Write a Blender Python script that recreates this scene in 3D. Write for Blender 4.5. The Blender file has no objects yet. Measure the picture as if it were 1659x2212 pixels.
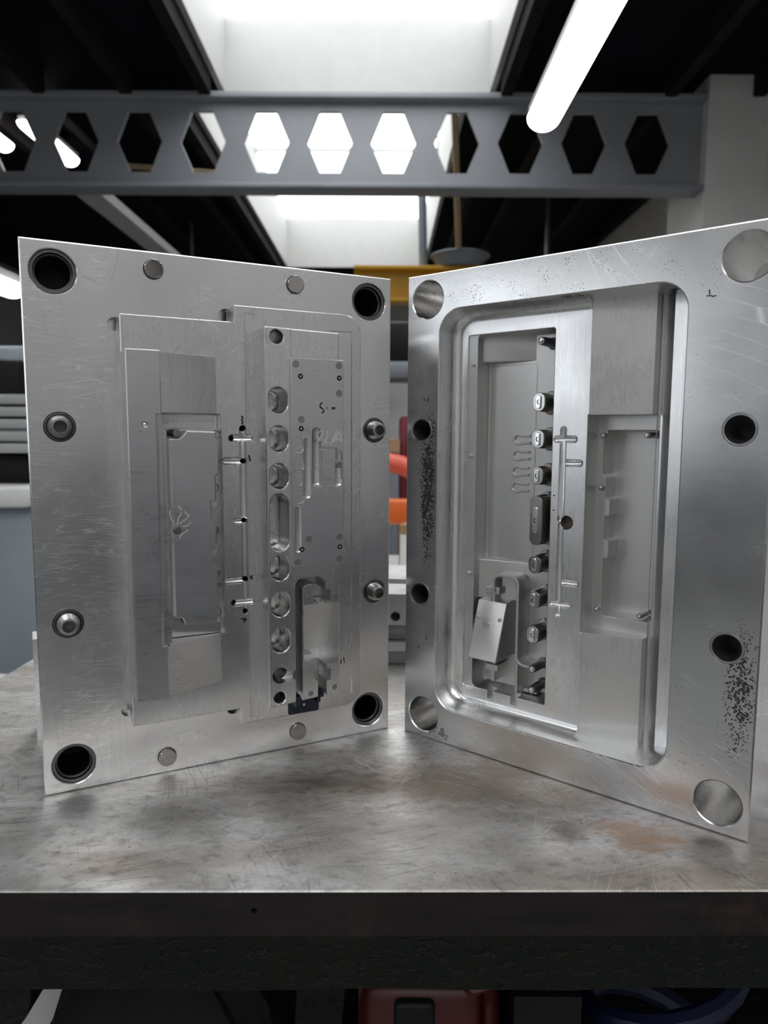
import bpy, bmesh, math, random
from mathutils import Vector, Matrix, Euler
R = math.radians
SC = bpy.context.scene
COL = SC.collection
random.seed(7)

# ------------------------------------------------------------------ camera
FPX = 1533.0
cam_d = bpy.data.cameras.new('camera')
cam = bpy.data.objects.new('camera', cam_d); COL.objects.link(cam)
cam_d.sensor_fit = 'VERTICAL'; cam_d.sensor_height = 36.0; cam_d.sensor_width = 27.0
cam_d.lens = FPX / 2212 * 36.0
cam_d.clip_start = 0.01; cam_d.clip_end = 60
_p, _r = R(6.2), R(0.3)
_up0 = Vector((0, math.sin(_p), math.cos(_p))); _fw = Vector((0, math.cos(_p), -math.sin(_p)))
_rt = Vector((1, 0, 0)) * math.cos(_r) + _up0 * math.sin(_r)
_up = _up0 * math.cos(_r) - Vector((1, 0, 0)) * math.sin(_r)
cam.matrix_world = Matrix(((_rt.x, _up.x, -_fw.x, 0), (_rt.y, _up.y, -_fw.y, 0), (_rt.z, _up.z, -_fw.z, 0.2311), (0, 0, 0, 1)))
cam_d.dof.use_dof = True; cam_d.dof.focus_distance = 0.462
cam_d.dof.aperture_fstop = cam_d.lens / 2.4
SC.camera = cam

# ------------------------------------------------------------------ world, exposure
W = bpy.data.worlds.new('overcast_sky'); SC.world = W; W.use_nodes = True
W.node_tree.nodes['Background'].inputs[0].default_value = (0.86, 0.92, 1.0, 1)
W.node_tree.nodes['Background'].inputs[1].default_value = 2.0
SC.view_settings.view_transform = 'Standard'; SC.view_settings.look = 'None'
SC.view_settings.gamma = 1.0; SC.view_settings.use_curve_mapping = False
SC.view_settings.exposure = 0.36
SC.cycles.max_bounces = 6; SC.cycles.diffuse_bounces = 3; SC.cycles.glossy_bounces = 3; SC.cycles.transmission_bounces = 2
SC.cycles.use_adaptive_sampling = True; SC.cycles.adaptive_threshold = .12; SC.cycles.use_light_tree = False; SC.cycles.caustics_reflective = False
SKY_PANE = 2.5        # brightness of the opal rooflights
FILL_PANE = 1.3        # brightness of the added left window
TUBE = 6.0           # brightness of the battens

# ------------------------------------------------------------------ material helpers
def mat(name):
    m = bpy.data.materials.new(name); m.use_nodes = True
    nt = m.node_tree; b = nt.nodes['Principled BSDF']
    return m, nt, b
def N(nt, t, **kw):
    n = nt.nodes.new(t)
    for k, v in kw.items(): setattr(n, k, v)
    return n
def ln(nt, a, b): nt.links.new(a, b)
def noise(nt, vec, scale, detail=3, rough=.55):
    n = N(nt, 'ShaderNodeTexNoise'); n.inputs['Scale'].default_value = scale
    n.inputs['Detail'].default_value = detail; n.inputs['Roughness'].default_value = rough
    ln(nt, vec, n.inputs['Vector']); return n.outputs['Fac']
def mapping(nt, scale=(1, 1, 1), rot=(0, 0, 0), loc=(0, 0, 0)):
    tc = N(nt, 'ShaderNodeTexCoord'); mp = N(nt, 'ShaderNodeMapping')
    mp.inputs['Scale'].default_value = scale; mp.inputs['Rotation'].default_value = rot
    mp.inputs['Location'].default_value = loc
    ln(nt, tc.outputs['Object'], mp.inputs['Vector']); return mp.outputs['Vector']
def rng(nt, v, a, b, c, d):
    n = N(nt, 'ShaderNodeMapRange'); ln(nt, v, n.inputs[0])
    for i, x in enumerate((a, b, c, d)): n.inputs[i + 1].default_value = x
    return n.outputs[0]
def math2(nt, op, a, b):
    n = N(nt, 'ShaderNodeMath', operation=op)
    for i, x in enumerate((a, b)):
        if isinstance(x, (int, float)): n.inputs[i].default_value = x
        else: ln(nt, x, n.inputs[i])
    return n.outputs[0]
def mixc(nt, f, a, b):
    n = N(nt, 'ShaderNodeMix', data_type='RGBA')
    if isinstance(f, (int, float)): n.inputs[0].default_value = f
    else: ln(nt, f, n.inputs[0])
    for i, x in ((6, a), (7, b)):
        if isinstance(x, tuple): n.inputs[i].default_value = x + ((1,) if len(x) == 3 else ())
        else: ln(nt, x, n.inputs[i])
    return n.outputs[2]
def bump(nt, h, strength, dist, normal=None):
    n = N(nt, 'ShaderNodeBump'); n.inputs['Strength'].default_value = strength
    n.inputs['Distance'].default_value = dist; ln(nt, h, n.inputs['Height'])
    if normal is not None: ln(nt, normal, n.inputs['Normal'])
    return n.outputs[0]
def lines(nt, scale, rot, width, mask_scale, lo, hi, loc=(0, 0, 0)):
    """thin broken scratch lines: edges of very long cells, broken up by a noise mask"""
    v0 = mapping(nt, (1, 1, 1), rot, loc)
    wob = N(nt, 'ShaderNodeVectorMath', operation='MULTIPLY_ADD'); nz = N(nt, 'ShaderNodeTexNoise'); nz.inputs['Scale'].default_value = 7; nz.inputs['Detail'].default_value = 1
    ln(nt, v0, nz.inputs['Vector']); ln(nt, nz.outputs['Color'], wob.inputs[0]); wob.inputs[1].default_value = (.03, .03, .03); ln(nt, v0, wob.inputs[2])
    vs = N(nt, 'ShaderNodeVectorMath', operation='MULTIPLY'); ln(nt, wob.outputs[0], vs.inputs[0]); vs.inputs[1].default_value = scale; v = vs.outputs[0]
    d = N(nt, 'ShaderNodeTexVoronoi', feature='DISTANCE_TO_EDGE'); d.inputs['Scale'].default_value = 1.0
    ln(nt, v, d.inputs['Vector'])
    line = rng(nt, d.outputs['Distance'], 0.0, width, 1.0, 0.0)
    mk = rng(nt, noise(nt, mapping(nt, (1, 1, 1), (0, 0, 0), loc), mask_scale, 4, .6), lo, hi, 0.0, 1.0)
    return math2(nt, 'MULTIPLY', line, mk)
def metal(name, col, rough, brush=(30, 30, 1500), brush_amt=.08, bev=0.00055, scratch=None, patch=.045, bumpd=.000005,
          aniso=0.0, tang=None, spots=None, tint=None):
    m, nt, b = mat(name)
    b.inputs['Metallic'].default_value = 1.0
    nb = noise(nt, mapping(nt, brush), 1.0, 2)
    nl = noise(nt, mapping(nt), 22.0, 4)
    nl2 = noise(nt, mapping(nt, (9, 9, 3.2), (0, 0, 0), (.3, .1, .7)), 1.0, 3)
    rg = math2(nt, 'ADD', rng(nt, nb, .25, .75, rough - brush_amt * .5, rough + brush_amt * .5), rng(nt, nl, .3, .7, -.04, .04))
    k = math2(nt, 'ADD', rng(nt, nl, .3, .7, 1 - patch, 1 + patch), rng(nt, nl2, .3, .7, -patch, patch))
    k = math2(nt, 'ADD', k, rng(nt, nb, .2, .8, -patch * .6, patch * .6))
    c = N(nt, 'ShaderNodeVectorMath', operation='SCALE'); c.inputs[0].default_value = col; ln(nt, k, c.inputs['Scale'])
    colo = c.outputs[0]
    if tint: colo = mixc(nt, rng(nt, nl2, .5, .7, 0, tint[1]), colo, tint[0])
    for s in (scratch or ()):
        sl = lines(nt, **s['l'])
        if 'xr' in s:
            tx = N(nt, 'ShaderNodeTexCoord'); sx_ = N(nt, 'ShaderNodeSeparateXYZ'); ln(nt, tx.outputs['Object'], sx_.inputs[0])
            sl = math2(nt, 'MULTIPLY', sl, rng(nt, sx_.outputs[0], s['xr'][0], s['xr'][1], 1, 0))
        colo = mixc(nt, math2(nt, 'MULTIPLY', sl, s['amt']), colo, s.get('col', (.95, .95, .95)))
        rg = math2(nt, 'ADD', rg, math2(nt, 'MULTIPLY', sl, s.get('rough', .12)))
    for s in (spots or ()):
        vo = N(nt, 'ShaderNodeTexVoronoi'); vo.inputs['Scale'].default_value = s['scale']; ln(nt, mapping(nt), vo.inputs['Vector'])
        cx, cz = s['c']; tc = N(nt, 'ShaderNodeTexCoord'); sp = N(nt, 'ShaderNodeSeparateXYZ'); ln(nt, tc.outputs['Object'], sp.inputs[0])
        dx = math2(nt, 'DIVIDE', math2(nt, 'SUBTRACT', sp.outputs[0], cx), s['r'][0]); dz = math2(nt, 'DIVIDE', math2(nt, 'SUBTRACT', sp.outputs[2], cz), s['r'][1])
        d2 = math2(nt, 'ADD', math2(nt, 'MULTIPLY', dx, dx), math2(nt, 'MULTIPLY', dz, dz))
        thr = math2(nt, 'ADD', rng(nt, d2, 0, 1, s['dens'], .02), rng(nt, noise(nt, mapping(nt), s['scale'] * .12, 2), .35, .65, -.12, .12))
        f = rng(nt, math2(nt, 'SUBTRACT', thr, vo.outputs['Distance']), 0, .06, 0, s.get('amt', .8))
        colo = mixc(nt, f, colo, (.06, .06, .062)); rg = math2(nt, 'ADD', rg, math2(nt, 'MULTIPLY', f, .25))
    ln(nt, colo, b.inputs['Base Color']); ln(nt, rg, b.inputs['Roughness'])
    nrm = None
    if bev:
        bv = N(nt, 'ShaderNodeBevel', samples=3); bv.inputs['Radius'].default_value = bev; nrm = bv.outputs[0]
    ln(nt, bump(nt, nb, .5, bumpd, nrm), b.inputs['Normal'])
    if aniso:
        b.inputs['Anisotropic'].default_value = aniso
        cv = N(nt, 'ShaderNodeCombineXYZ')
        for i in range(3): cv.inputs[i].default_value = tang[i]
        ln(nt, cv.outputs[0], b.inputs['Tangent'])
    return m
def plain(name, col, rough=.5, metallic=0.0, var=.06, vscale=12, bumpd=0.0, bscale=200, spec=.5):
    m, nt, b = mat(name)
    n = noise(nt, mapping(nt), vscale, 4)
    c = N(nt, 'ShaderNodeVectorMath', operation='SCALE'); c.inputs[0].default_value = col
    ln(nt, rng(nt, n, .3, .7, 1 - var, 1 + var), c.inputs['Scale']); ln(nt, c.outputs[0], b.inputs['Base Color'])
    b.inputs['Roughness'].default_value = rough; b.inputs['Metallic'].default_value = metallic
    b.inputs['Specular IOR Level'].default_value = spec
    if bumpd:
        ln(nt, bump(nt, noise(nt, mapping(nt), bscale, 3), 1.0, bumpd), b.inputs['Normal'])
    return m
def glow(name, col, s):
    m, nt, b = mat(name); b.inputs['Base Color'].default_value = (.8, .8, .8, 1)
    b.inputs['Emission Color'].default_value = col + (1,); b.inputs['Emission Strength'].default_value = s
    return m

LT = (math.cos(R(26.46)), math.sin(R(26.46)), 0)
RT = (math.cos(R(-38.55)), math.sin(R(-38.55)), 0)
SCR_L = [dict(l=dict(scale=(15, 15, 300), rot=(0, R(-4), 0), width=.04, mask_scale=16, lo=.42, hi=.60), amt=.8, rough=.05, xr=(.046, .058)),
         dict(l=dict(scale=(18, 18, 210), rot=(0, R(8), 0), width=.03, mask_scale=20, lo=.44, hi=.60, loc=(.2, .1, .4)), amt=.8, rough=.05, xr=(.046, .060)),
         dict(l=dict(scale=(9, 9, 90), rot=(0, R(42), 0), width=.012, mask_scale=12, lo=.54, hi=.64, loc=(.6, .1, .4)), amt=.5, rough=.03),
         dict(l=dict(scale=(120, 120, 5), rot=(0, R(1), 0), width=.012, mask_scale=8, lo=.52, hi=.62, loc=(.4, .1, .1)), amt=.4, col=(.3, .3, .31), rough=0)]
SCR_C = [dict(l=dict(scale=(12, 12, 120), rot=(0, R(38), 0), width=.014, mask_scale=20, lo=.55, hi=.66, loc=(.6, .1, .4)), amt=.45, rough=.03),
         dict(l=dict(scale=(300, 300, 9), rot=(0, 0, 0), width=.05, mask_scale=14, lo=.45, hi=.62, loc=(.1, .3, .4)), amt=.16, rough=0)]
SCR_R = [dict(l=dict(scale=(9, 9, 110), rot=(0, R(-27), 0), width=.02, mask_scale=9, lo=.52, hi=.62), amt=.8, rough=.06),
         dict(l=dict(scale=(8, 8, 90), rot=(0, R(-50), 0), width=.018, mask_scale=8, lo=.54, hi=.64, loc=(.3, .2, .1)), amt=.7, rough=.06)]
M = {}
M['alu_l'] = metal('brushed_aluminium', (.74, .735, .74), .25, (24, 24, 1100), .03, scratch=SCR_L, aniso=.6, tang=LT, patch=.018, bumpd=.000003)
M['alu_l2'] = metal('milled_aluminium', (.68, .675, .68), .27, (1500, 1500, 25), .04, aniso=.4, tang=LT, patch=.025, bumpd=0, scratch=SCR_C)
M['alu_l3'] = metal('ground_aluminium', (.60, .60, .615), .3, (40, 40, 800), .05, aniso=.3, tang=LT, patch=.045, bumpd=0)
M['alu_r'] = metal('scratched_aluminium', (.71, .71, .715), .24, (26, 26, 700), .03, scratch=SCR_R, aniso=.6, tang=RT, tint=((.60, .64, .75), .55), patch=.02, bumpd=.000003,
                   spots=[dict(scale=750, c=(.020, .195), r=(.0095, .072), dens=.80, amt=.92), dict(scale=700, c=(.237, .088), r=(.011, .05), dens=.62, amt=.92),
                          dict(scale=650, c=(.14, .33), r=(.2, .03), dens=.16, amt=.7), dict(scale=500, c=(.19, .1), r=(.08, .2), dens=.12, amt=.6),
                          dict(scale=260, c=(.032, .008), r=(.014, .007), dens=.55, amt=.6)])
M['alu_r2'] = metal('pocket_aluminium', (.72, .72, .725), .29, (1300, 1300, 26), .06, patch=.035, bumpd=0, scratch=SCR_C[1:])
M['polish'] = metal('polished_aluminium', (.72, .715, .71), .28, (90, 90, 300), .03, patch=.02, bumpd=0)
M['bay'] = metal('bay_aluminium', (.62, .615, .61), .45, (200, 200, 40), .05, patch=.05, bumpd=0)
M['edm'] = metal('spark_eroded_metal', (.58, .575, .57), .42, (1400, 1400, 1400), .05, patch=.03, bumpd=.00002, bev=.0008)
M['bright'] = metal('bright_cut_aluminium', (.80, .80, .81), .2, (1500, 1500, 60), .06)
M['steel'] = metal('ground_steel', (.46, .45, .44), .2, (60, 60, 60), .03, bumpd=0)
M['dark'] = metal('dark_steel', (.27, .27, .28), .3, (60, 60, 60), .04, bumpd=0)
M['bush'] = metal('bush_steel', (.42, .42, .44), .32, (60, 60, 60), .03, bumpd=0)
M['black'] = metal('black_oxide_steel', (.14, .14, .145), .33, (60, 60, 60), .04, bumpd=0)
M['pin'] = metal('pin_steel', (.30, .295, .29), .42, (60, 60, 60), .03, bev=0, bumpd=0)
M['mirror'] = metal('mirror_steel', (.34, .32, .31), .09, (60, 60, 60), .02, bumpd=0)
M['blued'] = metal('marking_blue_steel', (.055, .065, .09), .42, (300, 300, 300), .08, patch=.3)
M['ink'] = plain('marker_ink', (.008, .008, .01), .5)
M['grease'] = plain('white_smear', (.72, .72, .70), .4, .6)
M['hole'] = plain('dark_bore', (.02, .02, .02), .45)

# ------------------------------------------------------------------ mesh helpers (mm: u right, v up, w out of the face)
def P(u, v, w): return (u / 1000, -w / 1000, v / 1000)
def mesh_from(name, verts, faces):
    me = bpy.data.meshes.new(name); me.from_pydata(verts, [], faces); me.validate(); me.update()
    bm = bmesh.new(); bm.from_mesh(me)
    bmesh.ops.recalc_face_normals(bm, faces=bm.faces); bm.to_mesh(me); bm.free(); return me
def loft(secs):
    """secs: list of rings of 3D points with equal counts; closed solid"""
    n = len(secs[0]); V = [p for s in secs for p in s]; F = []
    for k in range(len(secs) - 1):
        for i in range(n):
            j = (i + 1) % n
            F.append((k * n + i, k * n + j, (k + 1) * n + j, (k + 1) * n + i))
    F.append(tuple(range(n))[::-1]); F.append(tuple((len(secs) - 1) * n + i for i in range(n)))
    return V, F
def prism(poly, w0, w1): return loft([[P(u, v, w0) for u, v in poly], [P(u, v, w1) for u, v in poly]])
def inset(poly, d):
    n = len(poly); ar = sum(poly[i][0] * poly[(i + 1) % n][1] - poly[(i + 1) % n][0] * poly[i][1] for i in range(n)); sg = 1 if ar > 0 else -1
    out = []
    for i in range(n):
        p = Vector(poly[i]); a = (p - Vector(poly[i - 1])).normalized(); b = (Vector(poly[(i + 1) % n]) - p).normalized()
        na = Vector((-a.y, a.x)) * sg; nb = Vector((-b.y, b.x)) * sg; m = (na + nb)
        k = m.dot(na); m = m / k if k > .2 else na
        out.append((p.x + m.x * d, p.y + m.y * d))
    return out
def cprism(poly, w0, w1, c=.6):
    """a prism whose front edge is broken by a small chamfer"""
    return loft([[P(u, v, w0) for u, v in poly], [P(u, v, w1 - c) for u, v in poly], [P(u, v, w1) for u, v in inset(poly, c)]])
def chole(u, v, r, w0, w1, c=.7, n=48):
    """cutter for a round hole with a broken edge at w1"""
    return loft([[P(a, b, w) for a, b in circ(u, v, q, n)] for q, w in ((r, w0), (r, w1 - c), (r + c + .3, w1 + .3))])
def pockets(layers): return loft([[P(u, v, w) for u, v in poly] for poly, w in layers])
def alongv(prof, v0, v1): return loft([[P(u, v0, w) for u, w in prof], [P(u, v1, w) for u, w in prof]])
def alongu(prof, u0, u1): return loft([[P(u0, v, w) for v, w in prof], [P(u1, v, w) for v, w in prof]])
def rect(u0, u1, v0, v1): return [(u0, v0), (u1, v0), (u1, v1), (u0, v1)]
def rrect(u0, u1, v0, v1, r, n=7):
    if isinstance(r, (int, float)): r = (r,) * 4
    out = []
    for (cu, cv, a0), rr in zip((((u0 + r[0]), (v0 + r[0]), 180), ((u1 - r[1]), (v0 + r[1]), 270), ((u1 - r[2]), (v1 - r[2]), 0), ((u0 + r[3]), (v1 - r[3]), 90)), r):
        for i in range(n):
            a = R(a0 + 90 * i / (n - 1)); out.append((cu + rr * math.cos(a), cv + rr * math.sin(a)))
    return out
def circ(u, v, r, n=36): return [(u + r * math.cos(2 * math.pi * i / n), v + r * math.sin(2 * math.pi * i / n)) for i in range(n)]
def cyl(u, v, r, w0, w1, n=36): return prism(circ(u, v, r, n), w0, w1)
def lathe(u, v, prof, n=36):
    """prof: (r, w) from back to front, closed by end caps"""
    return loft([[P(a, b, w) for a, b in circ(u, v, max(r, .01), n)] for r, w in prof])
def capsule_v(u, v0, v1, w, r, n=14):
    secs = []
    for k in range(6):
        a = R(-88 + 88 * k / 5); secs.append((v0 + r + r * math.sin(a), r * math.cos(a)))
    for k in range(6):
        a = R(88 * k / 5); secs.append((v1 - r + r * math.sin(a), r * math.cos(a)))
    return loft([[P(u + q * math.cos(2 * math.pi * i / n), v, w + q * math.sin(2 * math.pi * i / n)) for i in range(n)] for v, q in secs])
def capsule_u(v, u0, u1, w, r, n=14):
    secs = []
    for k in range(6):
        a = R(-88 + 88 * k / 5); secs.append((u0 + r + r * math.sin(a), r * math.cos(a)))
    for k in range(6):
        a = R(88 * k / 5); secs.append((u1 - r + r * math.sin(a), r * math.cos(a)))
    return loft([[P(u, v + q * math.cos(2 * math.pi * i / n), w + q * math.sin(2 * math.pi * i / n)) for i in range(n)] for u, q in secs])
def offset_path(pts, d):
    """both sides of an open polyline, as one closed outline"""
    n = len(pts); Lf, Rt = [], []
    for i, p in enumerate(pts):
        a = Vector(pts[max(i - 1, 0)]); b = Vector(pts[min(i + 1, n - 1)]); t = (b - a).normalized(); nn = Vector((-t.y, t.x))
        Lf.append((p[0] + nn.x * d, p[1] + nn.y * d)); Rt.append((p[0] - nn.x * d, p[1] - nn.y * d))
    return Lf + Rt[::-1]
def arcp(cu, cv, r, a0, a1, n=7): return [(cu + r * math.cos(R(a0 + (a1 - a0) * i / (n - 1))), cv + r * math.sin(R(a0 + (a1 - a0) * i / (n - 1)))) for i in range(n)]

def finish(me, angle=32):
    for p in me.polygons: p.use_smooth = True
    me.set_sharp_from_angle(angle=R(angle))
def obj(name, vf, material, parent=None, angle=32):
    me = mesh_from(name, *vf) if isinstance(vf, tuple) else vf
    o = bpy.data.objects.new(name, me); COL.objects.link(o)
    for x in (material if isinstance(material, (list, tuple)) else [material]): me.materials.append(x)
    if parent is not None: o.parent = parent
    finish(me, angle); return o
def csg(name, base, subs=(), adds=(), material=None, parent=None, angle=32):
    tmp = []
    bo = bpy.data.objects.new('tmp', mesh_from('tmp', *base)); COL.objects.link(bo)
    for op, lst in (('UNION', adds), ('DIFFERENCE', subs)):
        for vf in lst:
            c = bpy.data.objects.new('tmpc', mesh_from('tmpc', *vf)); COL.objects.link(c); tmp.append(c)
            md = bo.modifiers.new('b', 'BOOLEAN'); md.operation = op; md.object = c; md.solver = SOLVER
    bpy.context.view_layer.update()
    dg = bpy.context.evaluated_depsgraph_get()
    me = bpy.data.meshes.new_from_object(bo.evaluated_get(dg)); me.name = name
    for c in tmp + [bo]:
        d = c.data; bpy.data.objects.remove(c); bpy.data.meshes.remove(d)
    me.materials.clear()
    return obj(name, me, material, parent, angle)
SOLVER = 'MANIFOLD'
def bevelled(vf, off, seg=2):
    me = mesh_from('b', *vf); bm = bmesh.new(); bm.from_mesh(me)
    bmesh.ops.remove_doubles(bm, verts=bm.verts[:], dist=1e-7)
    bmesh.ops.bevel(bm, geom=bm.edges[:], offset=off / 1000, segments=seg, affect='EDGES', profile=.5)
    bm.to_mesh(me); bm.free(); return me
def tag(o, label=None, cat=None, group=None, kind=None):
    if label: o['label'] = label
    if cat: o['category'] = cat
    if group: o['group'] = group
    if kind: o['kind'] = kind
    return o
def empty(name, loc, rz=0, label=None, cat=None, group=None):
    o = bpy.data.objects.new(name, None); COL.objects.link(o); o.empty_display_size = .05
    o.location = loc; o.rotation_euler = (0, 0, rz); return tag(o, label, cat, group)
def share(name, src, parent, du=0, dv=0, dw=0):
    """a copy of a part that shares its mesh, shifted in mm"""
    o = src.copy(); o.name = name; COL.objects.link(o); o.parent = parent
    o.location = src.location + Vector((du / 1000, -dw / 1000, dv / 1000)); return o
def ribbon(name, strokes, width, w, material, parent):
    V, F = [], []
    for st in strokes:
        ol = offset_path(st, width / 2); n = len(st)
        for ww in (w - .05, w + .06):
            pass
        b0 = len(V)
        V += [P(a, b, w + .06) for a, b in ol]
        m = len(ol)
        for i in range(n - 1): F.append((b0 + i, b0 + i + 1, b0 + m - 2 - i, b0 + m - 1 - i))
        b1 = len(V); V += [P(a, b, w - .05) for a, b in ol]
        for i in range(n - 1): F.append((b1 + i, b1 + m - 1 - i, b1 + m - 2 - i, b1 + i + 1))
        for i in range(m):
            j = (i + 1) % m; F.append((b0 + i, b0 + j, b1 + j, b1 + i))
    return obj(name, (V, F), material, parent)
# world-space helpers (metres)
def box(x0, x1, y0, y1, z0, z1):
    v = [(x, y, z) for z in (z0, z1) for x, y in ((x0, y0), (x1, y0), (x1, y1), (x0, y1))]
    return v, [(3, 2, 1, 0), (4, 5, 6, 7), (0, 1, 5, 4), (1, 2, 6, 5), (2, 3, 7, 6), (3, 0, 4, 7)]
def bbox(name, b, material, parent=None, bev=0.0, seg=2):
    me = mesh_from(name, *box(*b))
    if bev:
        bm = bmesh.new(); bm.from_mesh(me)
        bmesh.ops.bevel(bm, geom=bm.edges[:], offset=bev, segments=seg, affect='EDGES', profile=.5)
        bm.to_mesh(me); bm.free()
    return obj(name, me, material, parent)
def tube(pts, r, n=12):
    """closed tube along 3D points"""
    secs = []
    for i, p in enumerate(pts):
        p = Vector(p); a = Vector(pts[max(i - 1, 0)]); b = Vector(pts[min(i + 1, len(pts) - 1)]); t = (b - a).normalized()
        ref = Vector((0, 0, 1)) if abs(t.z) < .9 else Vector((1, 0, 0)); x = t.cross(ref).normalized(); y = t.cross(x)
        rr = r[i] if isinstance(r, (list, tuple)) else r
        secs.append([tuple(p + (x * math.cos(2 * math.pi * k / n) + y * math.sin(2 * math.pi * k / n)) * rr) for k in range(n)])
    return loft(secs)
def turned(x, y, prof, n=28):
    """vertical lathe, prof (r, z)"""
    return loft([[(x + max(r, .0005) * math.cos(2 * math.pi * k / n), y + max(r, .0005) * math.sin(2 * math.pi * k / n), z) for k in range(n)] for r, z in prof])
def join(*vfs):
    V, F = [], []
    for v, f in vfs:
        b = len(V); V += list(v); F += [tuple(i + b for i in q) for q in f]
    return V, F
#@@BODY
# ================================================================== the building (metres; bench top is z = 0)
FZ, CZ = -0.90, 2.12
XL, XR, YB, YF = -4.2, 2.02, 10.4, -5.0
M['floor'] = plain('concrete_floor', (.26, .26, .25), .5, var=.15, vscale=3)
M['white_wall'] = plain('white_painted_brick', (.74, .73, .72), .6, var=.05, vscale=5, bumpd=.004, bscale=14)
M['wall_l'] = plain('grey_wall', (.36, .36, .37), .6, var=.05, vscale=5)
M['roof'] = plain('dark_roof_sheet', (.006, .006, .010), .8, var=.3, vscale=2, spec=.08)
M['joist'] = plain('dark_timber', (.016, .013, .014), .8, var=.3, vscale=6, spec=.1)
M['well'] = plain('white_well_board', (.47, .47, .46), .6, var=.03)
M['frame_w'] = plain('white_frame', (.62, .63, .64), .4)
M['sky_pane'] = glow('opal_rooflight', (.97, .99, 1.0), SKY_PANE)
M['fill_pane'] = glow('added_fill_window', (.90, .95, 1.0), FILL_PANE)
M['beam'] = plain('grey_painted_steel', (.27, .285, .31), .42, var=.08, vscale=3)
def struct(o): o['kind'] = 'structure'; return o
struct(bbox('floor', (XL - .2, XR + .2, YF - .2, YB + .2, FZ - .1, FZ), M['floor']))
WN = [(-2.5, -0.5)]                      # unseen window added in the left wall to brighten the metal, by y
segs = []
ys = [YF - .2] + [a for w in WN for a in w] + [YB + .2]
for i in range(0, len(ys), 2): segs.append(box(XL - .2, XL, ys[i], ys[i + 1], FZ, CZ + .1))
for a, b in WN:
    segs.append(box(XL - .2, XL, a, b, FZ, .05)); segs.append(box(XL - .2, XL, a, b, 1.45, CZ + .1))
struct(obj('wall_left', join(*segs), M['wall_l']))
struct(bbox('wall_right', (XR, XR + .2, YF - .2, YB + .2, FZ, CZ + .1), M['white_wall']))
struct(bbox('wall_back', (XL, XR, YB, YB + .2, FZ, CZ + .1), M['white_wall']))
struct(bbox('wall_front', (XL, XR, YF - .2, YF, FZ, CZ + .1), M['white_wall']))
M['added_column'] = plain('added_dark_column', (.05, .052, .06), .5)  # unseen dark columns added to streak the reflections in the metal
for i, y in enumerate((-.75, -2.45, -4.3)): struct(bbox('trim_%d' % (i + 2), (1.88, XR, y, y + .22, FZ, CZ), M['added_column']))
for i, y in enumerate((-2.75, -.35, 1.3)): struct(bbox('trim_%d' % (i + 5), (XL, XL + .14, y, y + .2, FZ, CZ), M['added_column']))
struct(bbox('trim_1', (1.70, XR, 3.95, 4.45, FZ, CZ), M['white_wall']))          # pilaster under the beam end
for i, (a, b) in enumerate(WN):
    e = tag(empty('window_%d' % (i + 7), (XL - .12, (a + b) / 2, .05)), kind='structure')
    h = (b - a) / 2
    obj('pane', box(-.01, .01, -h, h, 0, 1.4), M['fill_pane'], e)
    obj('frame', join(box(.012, .06, -h, h, 0, .06), box(.012, .06, -h, h, 1.34, 1.4), box(.012, .06, -h, -h + .06, .06, 1.34),
                      box(.012, .06, h - .06, h, .06, 1.34), box(.012, .05, -.03, .03, .06, 1.34)), M['frame_w'], e)
# roof deck with rooflight openings
OPEN = [(-.89, .57, .75, 4.16), (-1.10, .43, 4.32, 8.25), (-.89, .57, -4.4, -.6),
        (-3.9, -2.35, -4.4, -.6), (1.0, 1.9, -4.4, -.6), (1.0, 1.9, .2, 1.6)]  # unseen rooflights on this row, added for broader, smoother light
deck = []
xs0, xs1 = XL, XR
def deck_row(y0, y1, ops):
    x = xs0
    for a, b in ops:
        deck.append(box(x, a, y0, y1, CZ, CZ + .1)); x = b
    deck.append(box(x, xs1, y0, y1, CZ, CZ + .1))
_t = .03
cutsY = sorted({YF, YB} | {o[2] - _t for o in OPEN} | {o[3] + _t for o in OPEN})
for ya, yb_ in zip(cutsY[:-1], cutsY[1:]):
    deck_row(ya, yb_, sorted((o[0] - _t, o[1] + _t) for o in OPEN if o[2] - _t <= ya + 1e-6 and o[3] + _t >= yb_ - 1e-6))
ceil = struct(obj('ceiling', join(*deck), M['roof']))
for x in (-4.0, -2.27, -1.83, -1.37, -.955, .635, .93, 1.5, 1.96):
    for y0, y1 in (((YF, 3.96), (4.2, YB)) if x != 1.5 else ((1.7, 3.96), (4.2, YB))):
        if y0 > 4 and -1.2 < x < -.9: x = -1.17
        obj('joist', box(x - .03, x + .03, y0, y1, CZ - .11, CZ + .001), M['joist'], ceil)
for i, (x0, x1, y0, y1) in enumerate(OPEN):
    e = tag(empty('window_%d' % (i + 1), ((x0 + x1) / 2, (y0 + y1) / 2, CZ)), kind='structure')
    hx, hy, t, hw = (x1 - x0) / 2, (y1 - y0) / 2, .03, (.385 if i == 0 else .52)
    obj('well_wall', box(-hx - t, -hx, -hy - t, hy + t, -.012, hw), M['well'], e)
    obj('well_wall', box(hx, hx + t, -hy - t, hy + t, -.012, hw), M['well'], e)
    obj('well_wall', box(-hx, hx, hy, hy + t, -.012, hw), M['well'], e)
    obj('well_wall', box(-hx, hx, -hy - t, -hy, -.012, hw), M['well'], e)
    obj('pane', box(-hx - t, hx + t, -hy - t, hy + t, hw, hw + .02), M['sky_pane'], e)
    for k in (-1, 0, 1):
        obj('glazing_bar', box(-hx, hx, k * hy * .55 - .015, k * hy * .55 + .015, hw - .03, hw - .001), M['frame_w'], e)
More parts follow.
